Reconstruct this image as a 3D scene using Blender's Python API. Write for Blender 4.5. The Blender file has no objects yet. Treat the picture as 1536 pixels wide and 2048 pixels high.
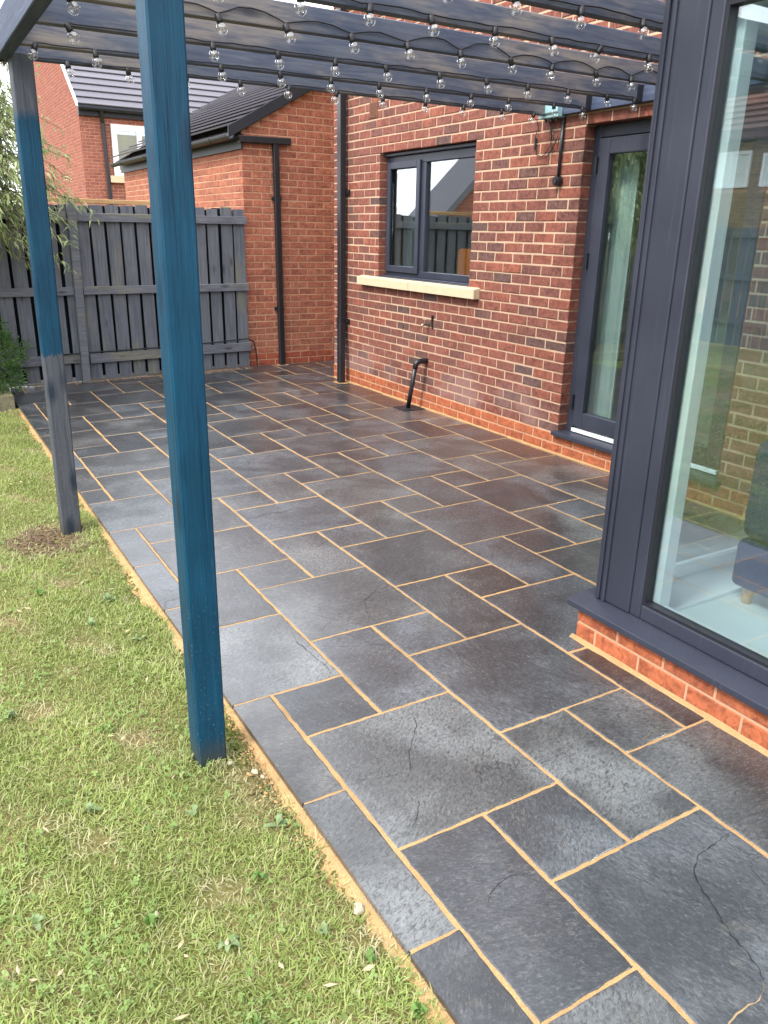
import bpy, math, random
import numpy as np
from mathutils import Matrix, Vector
random.seed(7)
rng = np.random.default_rng(11)
R = math.radians
S = bpy.context.scene
COL = S.collection

# ------------------------------------------------------------------ camera
CAM_H = 1.635
cam = bpy.data.cameras.new("camera")
cam.sensor_fit = 'VERTICAL'
cam.sensor_height = 24.0
cam.lens = 1582.4 / 2048.0 * 24.0
cam.clip_start = 0.02
cam.clip_end = 2000
camo = bpy.data.objects.new("camera", cam)
COL.objects.link(camo)
camo.matrix_world = Matrix.Translation((0, 0, CAM_H)) @ (
    Matrix.Rotation(R(-30.9327), 4, 'Z') @ Matrix.Rotation(R(90 - 19.5184), 4, 'X') @ Matrix.Rotation(R(1.146), 4, 'Z'))
S.camera = camo

# ------------------------------------------------------------------ sky, sun, exposure
SUN_DIR = Vector((-0.66, -0.12, 0.74)).normalized()      # towards the sun
SUN_EL = math.asin(SUN_DIR.z)
world = bpy.data.worlds.new("World")
S.world = world
world.use_nodes = True
wn, wl = world.node_tree.nodes, world.node_tree.links
wn.clear()
w_out = wn.new('ShaderNodeOutputWorld')
w_bg = wn.new('ShaderNodeBackground')
w_sky = wn.new('ShaderNodeTexSky')
w_sky.sky_type = 'NISHITA'
w_sky.sun_disc = False
w_sky.sun_elevation = SUN_EL
w_sky.sun_rotation = math.atan2(SUN_DIR.x, SUN_DIR.y)
w_sky.air_density = 1.2
w_sky.dust_density = 2.5
w_tc = wn.new('ShaderNodeTexCoord')
w_no = wn.new('ShaderNodeTexNoise')
w_no.inputs['Scale'].default_value = 2.2
w_no.inputs['Detail'].default_value = 6
w_mr = wn.new('ShaderNodeMapRange')
w_mr.inputs['From Min'].default_value = 0.3
w_mr.inputs['From Max'].default_value = 0.62
w_mr.inputs['To Min'].default_value = 0.82
w_mr.inputs['To Max'].default_value = 0.97
w_mix = wn.new('ShaderNodeMix')
w_mix.data_type = 'RGBA'
w_mix.inputs[7].default_value = (9.7, 10.1, 10.8, 1)     # bright thin cloud
wl.new(w_tc.outputs['Generated'], w_no.inputs['Vector'])
wl.new(w_no.outputs['Fac'], w_mr.inputs['Value'])
wl.new(w_mr.outputs['Result'], w_mix.inputs[0])
wl.new(w_sky.outputs['Color'], w_mix.inputs[6])
wl.new(w_mix.outputs[2], w_bg.inputs['Color'])
wl.new(w_bg.outputs[0], w_out.inputs['Surface'])
w_bg.inputs['Strength'].default_value = 0.14
sun = bpy.data.lights.new("sun", 'SUN')
sun.energy = 1.5
sun.angle = R(11)
sun.color = (1.0, 0.95, 0.87)
suno = bpy.data.objects.new("sun", sun)
COL.objects.link(suno)
suno.rotation_euler = SUN_DIR.to_track_quat('Z', 'Y').to_euler()
suno.location = (0, 0, 20)
S.view_settings.view_transform = 'Standard'
S.view_settings.look = 'None'
S.view_settings.gamma = 1
S.view_settings.exposure = 1.36
S.view_settings.use_curve_mapping = False
S.render.engine = 'CYCLES'
S.cycles.use_denoising = True
S.cycles.max_bounces = 8
S.cycles.diffuse_bounces = 4
S.cycles.glossy_bounces = 4
S.cycles.transmission_bounces = 6
S.cycles.transparent_max_bounces = 24
S.cycles.caustics_reflective = False
S.cycles.caustics_refractive = False
S.cycles.sample_clamp_indirect = 6.0

# ------------------------------------------------------------------ helpers
def srgb(r, g, b):
    f = lambda c: (c / 255 / 12.92) if c / 255 <= 0.04045 else ((c / 255 + 0.055) / 1.055) ** 2.4
    return (f(r), f(g), f(b), 1.0)


class N:
    """tiny node-tree writer"""
    def __init__(self, name, rough=0.6, spec=0.5):
        self.m = bpy.data.materials.new(name)
        self.m.use_nodes = True
        self.t = self.m.node_tree
        self.b = self.t.nodes['Principled BSDF']
        self.b.inputs['Roughness'].default_value = rough
        self.b.inputs['Specular IOR Level'].default_value = spec
        self.out = self.t.nodes['Material Output']

    def n(self, typ, **kw):
        x = self.t.nodes.new('ShaderNode' + typ)
        for k, v in kw.items():
            setattr(x, k, v)
        return x

    def l(self, a, b):
        self.t.links.new(a, b)

    def set(self, node, **kw):
        for k, v in kw.items():
            node.inputs[k].default_value = v
        return node

    def coord(self, kind='Object', scale=(1, 1, 1), rnd=0.0, rot=(0, 0, 0)):
        tc = self.n('TexCoord')
        v = tc.outputs[kind]
        if rnd:
            r = self.rand()
            mu = self.n('Math', operation='MULTIPLY')
            self.l(r, mu.inputs[0])
            mu.inputs[1].default_value = rnd
            ad = self.n('VectorMath', operation='ADD')
            self.l(v, ad.inputs[0])
            self.l(mu.outputs[0], ad.inputs[1])
            v = ad.outputs[0]
        mp = self.n('Mapping')
        mp.inputs['Scale'].default_value = scale
        mp.inputs['Rotation'].default_value = rot
        self.l(v, mp.inputs['Vector'])
        return mp.outputs['Vector']

    def rand(self):
        """one random value per object and per loose piece"""
        oi = self.n('ObjectInfo')
        ge = self.n('NewGeometry')
        a = self.n('Math', operation='ADD')
        self.l(oi.outputs['Random'], a.inputs[0])
        self.l(ge.outputs['Random Per Island'], a.inputs[1])
        f = self.n('Math', operation='FRACT')
        self.l(a.outputs[0], f.inputs[0])
        return f.outputs[0]

    def noise(self, vec, scale=5, detail=4, rough=0.55, dist=0.0):
        x = self.n('TexNoise')
        self.set(x, Scale=scale, Detail=detail, Roughness=rough, Distortion=dist)
        if vec is not None:
            self.l(vec, x.inputs['Vector'])
        return x.outputs['Fac']

    def ramp(self, fac, stops, interp='LINEAR'):
        x = self.n('ValToRGB')
        x.color_ramp.interpolation = interp
        e = x.color_ramp.elements
        while len(e) < len(stops):
            e.new(0.5)
        for i, (p, c) in enumerate(stops):
            e[i].position = p
            e[i].color = c if len(c) == 4 else (*c, 1)
        self.l(fac, x.inputs['Fac'])
        return x.outputs['Color']

    def mix(self, fac, a, b, mode='MIX'):
        x = self.n('Mix', data_type='RGBA', blend_type=mode)
        for s, v in ((0, fac), (6, a), (7, b)):
            if isinstance(v, (int, float)):
                x.inputs[s].default_value = v
            elif isinstance(v, tuple):
                x.inputs[s].default_value = v
            else:
                self.l(v, x.inputs[s])
        return x.outputs[2]

    def mr(self, v, a, b, c, d):
        x = self.n('MapRange')
        for i, q in enumerate((a, b, c, d)):
            x.inputs[i + 1].default_value = q
        self.l(v, x.inputs[0])
        return x.outputs[0]

    def math(self, op, a, b=0.0):
        x = self.n('Math', operation=op)
        for i, v in enumerate((a, b)):
            if isinstance(v, (int, float)):
                x.inputs[i].default_value = v
            else:
                self.l(v, x.inputs[i])
        return x.outputs[0]

    def color(self, c):
        if isinstance(c, tuple):
            self.b.inputs['Base Color'].default_value = c
        else:
            self.l(c, self.b.inputs['Base Color'])

    def rough(self, v):
        self.l(v, self.b.inputs['Roughness'])

    def bump(self, h, strength=0.4, dist=0.004):
        x = self.n('Bump')
        self.set(x, Strength=strength, Distance=dist)
        self.l(h, x.inputs['Height'])
        self.l(x.outputs[0], self.b.inputs['Normal'])


class MB:
    """mesh collector"""
    def __init__(self):
        self.v, self.f = [], []

    def add(self, vs, fs):
        o = len(self.v)
        self.v += [tuple(p) for p in vs]
        self.f += [tuple(i + o for i in f) for f in fs]
        return self

    def box(self, x0, y0, z0, x1, y1, z1):
        if x0 > x1: x0, x1 = x1, x0
        if y0 > y1: y0, y1 = y1, y0
        if z0 > z1: z0, z1 = z1, z0
        return self.add([(x0, y0, z0), (x1, y0, z0), (x1, y1, z0), (x0, y1, z0), (x0, y0, z1), (x1, y0, z1), (x1, y1, z1), (x0, y1, z1)],
                        [(0, 3, 2, 1), (4, 5, 6, 7), (0, 1, 5, 4), (1, 2, 6, 5), (2, 3, 7, 6), (3, 0, 4, 7)])

    def bar(self, p0, p1, w, h, ch=0.004, up=(0, 0, 1), seg=1, wob=0.0):
        """chamfered rectangular bar from p0 to p1"""
        p0, p1 = Vector(p0), Vector(p1)
        d = (p1 - p0).normalized()
        s = d.cross(Vector(up)).normalized()
        u = s.cross(d).normalized()
        a, b, c = w / 2, h / 2, ch
        sec = [(-a + c, -b), (a - c, -b), (a, -b + c), (a, b - c), (a - c, b), (-a + c, b), (-a, b - c), (-a, -b + c)]
        vs, fs = [], []
        for i in range(seg + 1):
            q = p0.lerp(p1, i / seg)
            if wob and 0 < i < seg:
                q = q + s * random.uniform(-wob, wob) + u * random.uniform(-wob, wob)
            vs += [q + s * x + u * y for x, y in sec]
        for i in range(seg):
            for k in range(8):
                k2 = (k + 1) % 8
                fs.append((i * 8 + k, i * 8 + k2, i * 8 + 8 + k2, i * 8 + 8 + k))
        fs.append(tuple(range(7, -1, -1)))
        fs.append(tuple(range(seg * 8, seg * 8 + 8)))
        return self.add(vs, fs)

    def tube(self, pts, r, n=8, cap=True):
        pts = [Vector(p) for p in pts]
        rr = r if isinstance(r, (list, tuple)) else [r] * len(pts)
        vs, fs = [], []
        ref = Vector((0.13, 0.31, 0.94))
        for i, p in enumerate(pts):
            d = (pts[min(i + 1, len(pts) - 1)] - pts[max(i - 1, 0)]).normalized()
            if abs(d.dot(ref)) > 0.95:
                ref = Vector((0.9, 0.2, 0.1))
            s = d.cross(ref).normalized()
            u = s.cross(d)
            for k in range(n):
                a = 2 * math.pi * k / n
                vs.append(p + (s * math.cos(a) + u * math.sin(a)) * rr[i])
        for i in range(len(pts) - 1):
            for k in range(n):
                k2 = (k + 1) % n
                fs.append((i * n + k, i * n + k2, i * n + n + k2, i * n + n + k))
        if cap:
            fs.append(tuple(range(n - 1, -1, -1)))
            fs.append(tuple(range((len(pts) - 1) * n, len(pts) * n)))
        return self.add(vs, fs)

    def prism(self, poly, axis, a, b):
        """poly of 2-D points extruded along axis 'x','y' or 'z' from a to b"""
        def P(p, t):
            return {'x': (t, p[0], p[1]), 'y': (p[0], t, p[1]), 'z': (p[0], p[1], t)}[axis]
        n = len(poly)
        return self.add([P(p, a) for p in poly] + [P(p, b) for p in poly],
                        [tuple(range(n - 1, -1, -1)), tuple(range(n, 2 * n))] + [(i, (i + 1) % n, n + (i + 1) % n, n + i) for i in range(n)])

    def mesh(self, name, mat, smooth=False):
        me = bpy.data.meshes.new(name)
        me.from_pydata(self.v, [], self.f)
        me.materials.append(mat)
        if smooth:
            me.polygons.foreach_set('use_smooth', [True] * len(me.polygons))
        me.update()
        return me

    def build(self, name, mat, parent=None, smooth=False, bevel=0.0):
        return link(name, self.mesh(name, mat, smooth), parent, bevel)


def link(name, me, parent=None, bevel=0.0):
    o = bpy.data.objects.new(name, me)
    COL.objects.link(o)
    if parent is not None:
        o.parent = parent
        o.location = -Vector(parent.get('_w', (0, 0, 0)))
    if bevel:
        b = o.modifiers.new('bevel', 'BEVEL')
        b.width = bevel
        b.segments = 2
        b.limit_method = 'ANGLE'
    return o


def fixnormals(me):
    import bmesh
    bm = bmesh.new()
    bm.from_mesh(me)
    bmesh.ops.recalc_face_normals(bm, faces=bm.faces)
    bm.to_mesh(me)
    bm.free()


EMPT = []
def thing(name, label, cat, base=(0, 0, 0), group=None):
    o = bpy.data.objects.new(name, None)
    COL.objects.link(o)
    o.empty_display_size = 0.1
    o.location = base
    o['_w'] = [float(c) for c in base]
    EMPT.append(o)
    tag(o, label, cat, group)
    return o


def tag(o, label, cat=None, group=None, kind=None):
    if label: o['label'] = label
    if cat: o['category'] = cat
    if group: o['group'] = group
    if kind: o['kind'] = kind
    return o


def bigmesh(name, verts, faces_n, nverts_per, mat, parent=None, col=None, smooth=False):
    """fast mesh: verts (N,3), faces as index array (M,k)"""
    me = bpy.data.meshes.new(name)
    me.vertices.add(len(verts))
    me.vertices.foreach_set('co', np.asarray(verts, np.float32).ravel())
    f = np.asarray(faces_n, np.int32)
    k = f.shape[1]
    me.loops.add(f.size)
    me.loops.foreach_set('vertex_index', f.ravel())
    me.polygons.add(len(f))
    me.polygons.foreach_set('loop_start', np.arange(0, f.size, k, dtype=np.int32))
    me.polygons.foreach_set('loop_total', np.full(len(f), k, np.int32))
    if smooth:
        me.polygons.foreach_set('use_smooth', np.ones(len(f), bool))
    me.materials.append(mat)
    me.update(calc_edges=True)
    if col is not None:
        at = me.color_attributes.new('tint', 'FLOAT_COLOR', 'POINT')
        c = np.ones((len(verts), 4), np.float32)
        c[:, :3] = col
        at.data.foreach_set('color', c.ravel())
    return link(name, me, parent)


# ------------------------------------------------------------------ materials
def mat_plain(name, c, rough=0.6, spec=0.5, var=0.12, scale=6, bump=0.0, bscale=60):
    q = N(name, rough, spec)
    v = q.coord()
    n = q.noise(v, scale, 5)
    q.color(q.mix(q.mr(n, 0.3, 0.7, 0, 1), tuple(x * (1 - var) for x in c[:3]) + (1,), tuple(min(1, x * (1 + var)) for x in c[:3]) + (1,)))
    if bump:
        q.bump(q.noise(v, bscale, 4), bump, 0.003)
    return q.m


def mat_brick(name, stops, rough=0.85, bump=0.5, dirt=None, island=False):
    """stops: colour of the individual bricks, picked at random"""
    q = N(name, rough, 0.25)
    r = q.rand()
    base = q.ramp(r, stops)
    v = q.coord(rnd=31.0)
    n1 = q.noise(v, 22, 7, 0.72, 0.9)
    n2 = q.noise(v, 90, 4, 0.7)
    dark = q.mix(q.mr(n1, 0.40, 0.66, 0, 0.85), base, q.mix(1.0, base, (0.34, 0.31, 0.35, 1), 'MULTIPLY'))
    pale = q.mix(q.mr(n2, 0.54, 0.74, 0, 0.55), dark, q.mix(0.5, dark, (0.50, 0.33, 0.26, 1)))
    if dirt:
        w = q.n('NewGeometry').outputs['Position']
        nn = q.noise(w, 1.6, 4, 0.6)
        sz = q.n('SeparateXYZ')
        q.l(w, sz.inputs[0])
        # lime bloom low on the wall, patchy
        hz = q.mr(sz.outputs[2], 0.12, 0.75, 1, 0)
        f = q.math('MULTIPLY', q.mr(nn, 0.47, 0.64, 0, 0.75), hz)
        pale = q.mix(f, pale, dirt)
    q.color(pale)
    q.bump(q.math('ADD', n1, q.math('MULTIPLY', n2, 0.6)), bump, 0.006)
    return q.m


M = {}
M['house_brick'] = mat_brick('house_brick', [(0, srgb(122, 79, 69)), (0.08, srgb(98, 76, 71)), (0.16, srgb(140, 84, 69)), (0.40, srgb(126, 79, 68)), (0.60, srgb(152, 89, 70)), (0.78, srgb(116, 76, 69)), (0.9, srgb(146, 85, 68)), (1, srgb(132, 81, 68))], 0.85, 0.75, dirt=srgb(150, 122, 116))
M['plinth_brick'] = mat_brick('plinth_brick', [(0, srgb(176, 100, 66)), (0.5, srgb(188, 106, 70)), (1, srgb(164, 92, 64))], 0.75, 0.25)
M['garage_brick'] = mat_brick('garage_brick', [(0, srgb(172, 106, 82)), (0.4, srgb(184, 114, 88)), (0.7, srgb(162, 98, 78)), (1, srgb(188, 120, 92))], 0.85, 0.35, dirt=srgb(150, 112, 84))
M['garage_plinth'] = mat_brick('garage_plinth', [(0, srgb(176, 92, 66)), (1, srgb(164, 86, 64))], 0.8, 0.25)
M['far_brick'] = mat_brick('far_brick', [(0, srgb(152, 92, 78)), (0.5, srgb(164, 100, 84)), (1, srgb(142, 84, 72))], 0.9, 0.2)
M['buff_brick'] = mat_brick('buff_brick', [(0, srgb(150, 128, 96)), (0.5, srgb(170, 146, 108)), (1, srgb(134, 112, 84))], 0.9, 0.2)


def mat_mortar(name, c):
    q = N(name, 0.95, 0.15)
    v = q.coord()
    n = q.noise(v, 3, 5)
    n2 = q.noise(v, 160, 3)
    q.color(q.mix(q.mr(n, 0.3, 0.7, 0, 1), tuple(x * 0.85 for x in c[:3]) + (1,), c))
    q.bump(n2, 0.5, 0.003)
    return q.m


M['mortar'] = mat_mortar('mortar', srgb(194, 164, 138))
M['mortar_plinth'] = mat_mortar('mortar_plinth', srgb(196, 156, 124))
M['mortar_garage'] = mat_mortar('mortar_garage', srgb(196, 154, 124))
M['stone'] = mat_plain('cream_stone', srgb(196, 176, 146), 0.85, 0.2, 0.06, 9, 0.25, 220)


def mat_slate():
    q = N('wet_slate', 0.4, 0.6)
    q.b.inputs['Coat Weight'].default_value = 0.9
    q.b.inputs['Coat Roughness'].default_value = 0.17
    q.b.inputs['Coat IOR'].default_value = 1.58
    oi = q.n('ObjectInfo')
    rnd = oi.outputs['Random']
    tc = q.n('TexCoord')
    off = q.n('VectorMath', operation='ADD')
    q.l(tc.outputs['Object'], off.inputs[0])
    cx = q.n('CombineXYZ')
    for i, k in enumerate((53.0, 91.0, 17.0)):
        q.l(q.math('MULTIPLY', rnd, k), cx.inputs[i])
    q.l(cx.outputs[0], off.inputs[1])
    v = off.outputs[0]
    # cleft direction turns with the slab
    vr = q.n('VectorRotate', rotation_type='Z_AXIS')
    q.l(v, vr.inputs['Vector'])
    q.l(q.math('MULTIPLY', rnd, 40.0), vr.inputs['Angle'])
    mp = q.n('Mapping')
    mp.inputs['Scale'].default_value = (1.0, 2.0, 1.0)
    q.l(vr.outputs[0], mp.inputs['Vector'])
    va = mp.outputs[0]
    big = q.noise(v, 2.6, 5, 0.55, 0.4)
    cleft = q.noise(va, 11.0, 9, 0.68, 1.0)
    swirl = q.noise(v, 5.0, 6, 0.6, 2.4)
    fine = q.noise(v, 130, 4, 0.7)
    tone = q.ramp(rnd, [(0, (0.017, 0.019, 0.023)), (0.16, (0.046, 0.052, 0.058)), (0.30, (0.021, 0.022, 0.024)), (0.46, (0.068, 0.072, 0.072)), (0.60, (0.030, 0.027, 0.025)), (0.74, (0.018, 0.020, 0.024)), (0.88, (0.050, 0.057, 0.064)), (1, (0.026, 0.028, 0.031))])
    light = q.mix(1.0, tone, (2.5, 2.5, 2.5, 1), 'MULTIPLY')
    c = q.mix(q.mr(big, 0.44, 0.62, 0, 1), tone, light)
    c = q.mix(q.math('MULTIPLY', q.mr(cleft, 0.48, 0.70, 0, 0.8), q.mr(big, 0.35, 0.65, 0.15, 1)), c, (0.120, 0.122, 0.122, 1))
    terr = q.ramp(q.noise(v, 1.9, 4, 0.5, 0.9), [(0, (0, 0, 0)), (0.44, (0.35, 0.35, 0.35)), (0.50, (0.62, 0.62, 0.62)), (0.57, (1, 1, 1))], 'CONSTANT')
    c = q.mix(q.mr(terr, 0.0, 1.0, 0.75, 0.0), c, q.mix(1.0, c, (0.50, 0.51, 0.53, 1), 'MULTIPLY'))
    c = q.mix(q.mr(swirl, 0.58, 0.74, 0, 0.55), c, (0.092, 0.082, 0.068, 1))
    c = q.mix(q.mr(fine, 0.56, 0.72, 0, 0.55), c, (0.13, 0.13, 0.128, 1))
    # hairline splits
    vo = q.n('TexVoronoi', feature='DISTANCE_TO_EDGE')
    vo.inputs['Scale'].default_value = 0.9
    wob = q.n('VectorMath', operation='ADD')
    nv = q.n('TexNoise')
    q.set(nv, Scale=4.0, Detail=5.0)
    q.l(v, nv.inputs['Vector'])
    sc = q.n('VectorMath', operation='SCALE')
    sc.inputs['Scale'].default_value = 0.5
    q.l(nv.outputs['Color'], sc.inputs[0])
    q.l(v, wob.inputs[0])
    q.l(sc.outputs[0], wob.inputs[1])
    q.l(wob.outputs[0], vo.inputs['Vector'])
    brk = q.mr(q.noise(v, 1.7, 2), 0.50, 0.56, 0, 1)
    crack = q.math('MULTIPLY', q.mr(vo.outputs['Distance'], 0.0, 0.006, 1, 0), brk)
    c = q.mix(q.math('MULTIPLY', crack, 0.75), c, (0.012, 0.012, 0.013, 1))
    grit = q.noise(va, 60, 5, 0.75, 0.8)
    c = q.mix(q.mr(grit, 0.38, 0.52, 0.85, 0), c, (0.014, 0.015, 0.018, 1))
    c = q.mix(q.math('MULTIPLY', q.mr(grit, 0.55, 0.68, 0, 0.7), q.mr(swirl, 0.40, 0.62, 0.1, 1)), c, (0.150, 0.152, 0.150, 1))
    q.color(c)
    wet = q.noise(v, 1.5, 5, 0.6, 0.6)
    q.l(q.mr(q.math('ADD', wet, q.math('MULTIPLY', rnd, 0.25)), 0.38, 0.82, 0.85, 0.35), q.b.inputs['Coat Weight'])
    q.l(q.mr(grit, 0.3, 0.7, 0.17, 0.32), q.b.inputs['Coat Roughness'])
    q.rough(q.mr(q.math('ADD', big, q.math('MULTIPLY', fine, 0.5)), 0.5, 1.0, 0.28, 0.50))
    ht = q.math('ADD', q.math('ADD', q.math('MULTIPLY', cleft, 1.0), q.math('ADD', q.math('MULTIPLY', swirl, 0.6), q.math('MULTIPLY', terr, 0.45))), q.math('ADD', q.math('ADD', q.math('MULTIPLY', fine, 0.10), q.math('MULTIPLY', grit, 0.30)), q.math('MULTIPLY', crack, -0.5)))
    q.bump(ht, 0.36, 0.009)
    return q.m


M['slate'] = mat_slate()


def mat_sand():
    q = N('jointing_sand', 0.95, 0.1)
    v = q.coord()
    a = q.noise(v, 420, 2, 0.7)
    b = q.noise(v, 7, 4)
    c = q.mix(q.mr(a, 0.35, 0.65, 0, 1), srgb(146, 114, 78), srgb(200, 166, 118))
    c = q.mix(q.mr(b, 0.35, 0.7, 0, 0.5), c, srgb(140, 108, 76))
    q.color(c)
    q.bump(a, 0.5, 0.004)
    return q.m


M['sand'] = mat_sand()
M['crack'] = mat_plain('dark_split', (0.022, 0.023, 0.024, 1), 0.9, 0.1)
M['crack_sand'] = mat_plain('sandy_split', srgb(150, 128, 98), 0.95, 0.1)


def mat_soil():
    q = N('lawn_soil', 0.95, 0.1)
    v = q.coord()
    a = q.noise(v, 60, 5, 0.7)
    b = q.noise(v, 2.2, 5)
    c = q.mix(q.mr(a, 0.3, 0.7, 0, 1), srgb(78, 70, 42), srgb(164, 144, 104))
    c = q.mix(q.mr(b, 0.35, 0.6, 0.9, 0.15), c, srgb(84, 98, 40))
    q.color(c)
    q.bump(a, 0.8, 0.02)
    return q.m


M['soil'] = mat_soil()


def mat_leaf(name, rough=0.55, trans=0.35):
    q = N(name, rough, 0.3)
    at = q.n('Attribute', attribute_name='tint')
    q.color(at.outputs['Color'])
    tr = q.n('BsdfTranslucent')
    q.l(at.outputs['Color'], tr.inputs['Color'])
    mx = q.n('MixShader')
    mx.inputs[0].default_value = trans
    q.l(q.b.outputs[0], mx.inputs[1])
    q.l(tr.outputs[0], mx.inputs[2])
    q.l(mx.outputs[0], q.out.inputs['Surface'])
    return q.m


M['leaf'] = mat_leaf('leaf')


def mat_wood(name, dark, lite, worn=None, axis=0, rough=0.65, wornlo=0.58, spec=0.35, grain=26.0):
    q = N(name, rough, spec)
    sc = [grain, grain, grain]
    sc[axis] = grain / 18.0
    v = q.coord(rnd=19.0)
    mp = q.n('Mapping')
    mp.inputs['Scale'].default_value = sc
    q.l(v, mp.inputs['Vector'])
    g = q.noise(mp.outputs[0], 2.0, 6, 0.65, 0.5)
    big = q.noise(v, 2.3, 4, 0.55, 0.4)
    c = q.mix(q.mr(g, 0.3, 0.7, 0, 1), dark, lite)
    c = q.mix(q.mr(big, 0.35, 0.7, 0, 0.55), c, q.mix(1.0, c, (0.6, 0.62, 0.68, 1), 'MULTIPLY'))
    if worn:
        sw = [3.0, 3.0, 3.0]
        sw[axis] = 0.9
        m2 = q.n('Mapping')
        m2.inputs['Scale'].default_value = sw
        q.l(v, m2.inputs['Vector'])
        wn_ = q.noise(m2.outputs[0], 1.6, 5, 0.6)
        f = q.math('MULTIPLY', q.mr(wn_, wornlo, wornlo + 0.12, 0, 0.8), q.mr(g, 0.35, 0.6, 0.3, 1))
        c = q.mix(f, c, worn)
    # knots
    vo = q.n('TexVoronoi', feature='F1')
    vo.inputs['Scale'].default_value = 1.0
    sk = [7.0, 7.0, 7.0]
    sk[axis] = 2.2
    m3 = q.n('Mapping')
    m3.inputs['Scale'].default_value = sk
    q.l(v, m3.inputs['Vector'])
    q.l(m3.outputs[0], vo.inputs['Vector'])
    c = q.mix(q.mr(vo.outputs['Distance'], 0.06, 0.16, 0.7, 0), c, tuple(x * 0.4 for x in dark[:3]) + (1,))
    q.color(c)
    q.bump(g, 0.35, 0.004)
    return q.m


M['rafter'] = mat_wood('grey_blue_stained_timber', srgb(62, 72, 92), srgb(100, 104, 114), srgb(136, 126, 116), 0, 0.65, 0.49, 0.3)
M['beam'] = mat_wood('stained_beam', srgb(50, 60, 84), srgb(84, 92, 110), srgb(110, 110, 116), 1, 0.65, 0.58, 0.3)
M['fence'] = mat_wood('dark_stained_fence', srgb(86, 89, 97), srgb(117, 120, 126), srgb(122, 120, 100), 2, 0.8, 0.58, 0.2)
M['fence_rail'] = mat_wood('dark_stained_rail', srgb(90, 93, 102), srgb(122, 124, 130), srgb(128, 124, 102), 0, 0.8, 0.52, 0.2)
M['gap_shade'] = mat_wood('shade_black_back_board', srgb(16, 16, 18), srgb(30, 30, 32), None, 2, 0.9, 0.6, 0.1)  # near-black colour stands in for the shade behind the fence gaps
M['raw_wood'] = mat_wood('raw_wood', srgb(176, 136, 92), srgb(214, 176, 128), None, 0, 0.85, 0.6, 0.15)
M['sleeper'] = mat_wood('weathered_sleeper', srgb(96, 90, 74), srgb(140, 132, 108), srgb(104, 112, 72), 1, 0.9, 0.5, 0.15)


def mat_post(bands):
    """painted post; bands = list of (z, blue?) boundaries"""
    q = N('painted_post', 0.5, 0.25)
    v = q.coord()
    mp = q.n('Mapping')
    mp.inputs['Scale'].default_value = (30, 30, 1.6)
    q.l(v, mp.inputs['Vector'])
    g = q.noise(mp.outputs[0], 2.0, 6, 0.65, 0.6)
    b = q.noise(v, 5, 4)
    blue = q.mix(q.mr(g, 0.3, 0.72, 0, 1), (0.0020, 0.036, 0.076, 1), (0.0036, 0.060, 0.112, 1))
    blue = q.mix(q.mr(b, 0.4, 0.7, 0, 0.6), blue, (0.0017, 0.030, 0.062, 1))
    m4 = q.n('Mapping')
    m4.inputs['Scale'].default_value = (55, 55, 0.9)
    q.l(v, m4.inputs['Vector'])
    ck = q.noise(m4.outputs[0], 1.0, 4, 0.6, 1.2)
    blue = q.mix(q.mr(ck, 0.63, 0.69, 0, 0.7), blue, (0.002, 0.014, 0.028, 1))
    blue = q.mix(q.math('MULTIPLY', q.mr(ck, 0.30, 0.38, 0.6, 0), q.mr(b, 0.45, 0.6, 0, 1)), blue, (0.012, 0.115, 0.185, 1))
    grey = q.mix(q.mr(g, 0.3, 0.7, 0, 1), srgb(62, 66, 74), srgb(86, 88, 94))
    c = blue
    if bands:
        geo = q.n('NewGeometry')
        sz = q.n('SeparateXYZ')
        q.l(geo.outputs['Position'], sz.inputs[0])
        z = q.math('ADD', sz.outputs[2], q.math('MULTIPLY', q.noise(mp.outputs[0], 3.0, 4), 0.10))
        lo, hi = bands
        f = q.math('ADD', q.mr(z, lo, lo + 0.006, 1, 0), q.mr(z, hi, hi + 0.05, 0, 1))
        c = q.mix(f, blue, grey)
    geo2 = q.n('NewGeometry')
    s2 = q.n('SeparateXYZ')
    q.l(geo2.outputs['Position'], s2.inputs[0])
    # splashed mud specks near the ground
    sp = q.math('MULTIPLY', q.mr(q.noise(v, 150, 2, 0.6), 0.64, 0.70, 0, 1), q.mr(s2.outputs[2], 0.1, 0.9, 0.8, 0))
    c = q.mix(sp, c, srgb(120, 128, 124))
    c = q.mix(q.mr(s2.outputs[2], -0.02, 0.07, 0.65, 0), c, srgb(64, 62, 50))
    vo = q.n('TexVoronoi', feature='F1')
    m3 = q.n('Mapping')
    m3.inputs['Scale'].default_value = (9, 9, 3.4)
    q.l(v, m3.inputs['Vector'])
    q.l(m3.outputs[0], vo.inputs['Vector'])
    vo.inputs['Scale'].default_value = 1.0
    kn = q.mr(vo.outputs['Distance'], 0.08, 0.30, 1, 0)
    c = q.mix(q.math('MULTIPLY', kn, 0.75), c, (0.002, 0.014, 0.032, 1))
    q.color(c)
    q.bump(q.math('ADD', q.math('ADD', g, q.math('MULTIPLY', kn, 0.8)), q.math('MULTIPLY', q.mr(ck, 0.61, 0.69, 0, 1), -1.4)), 0.6, 0.006)
    return q.m


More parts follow.
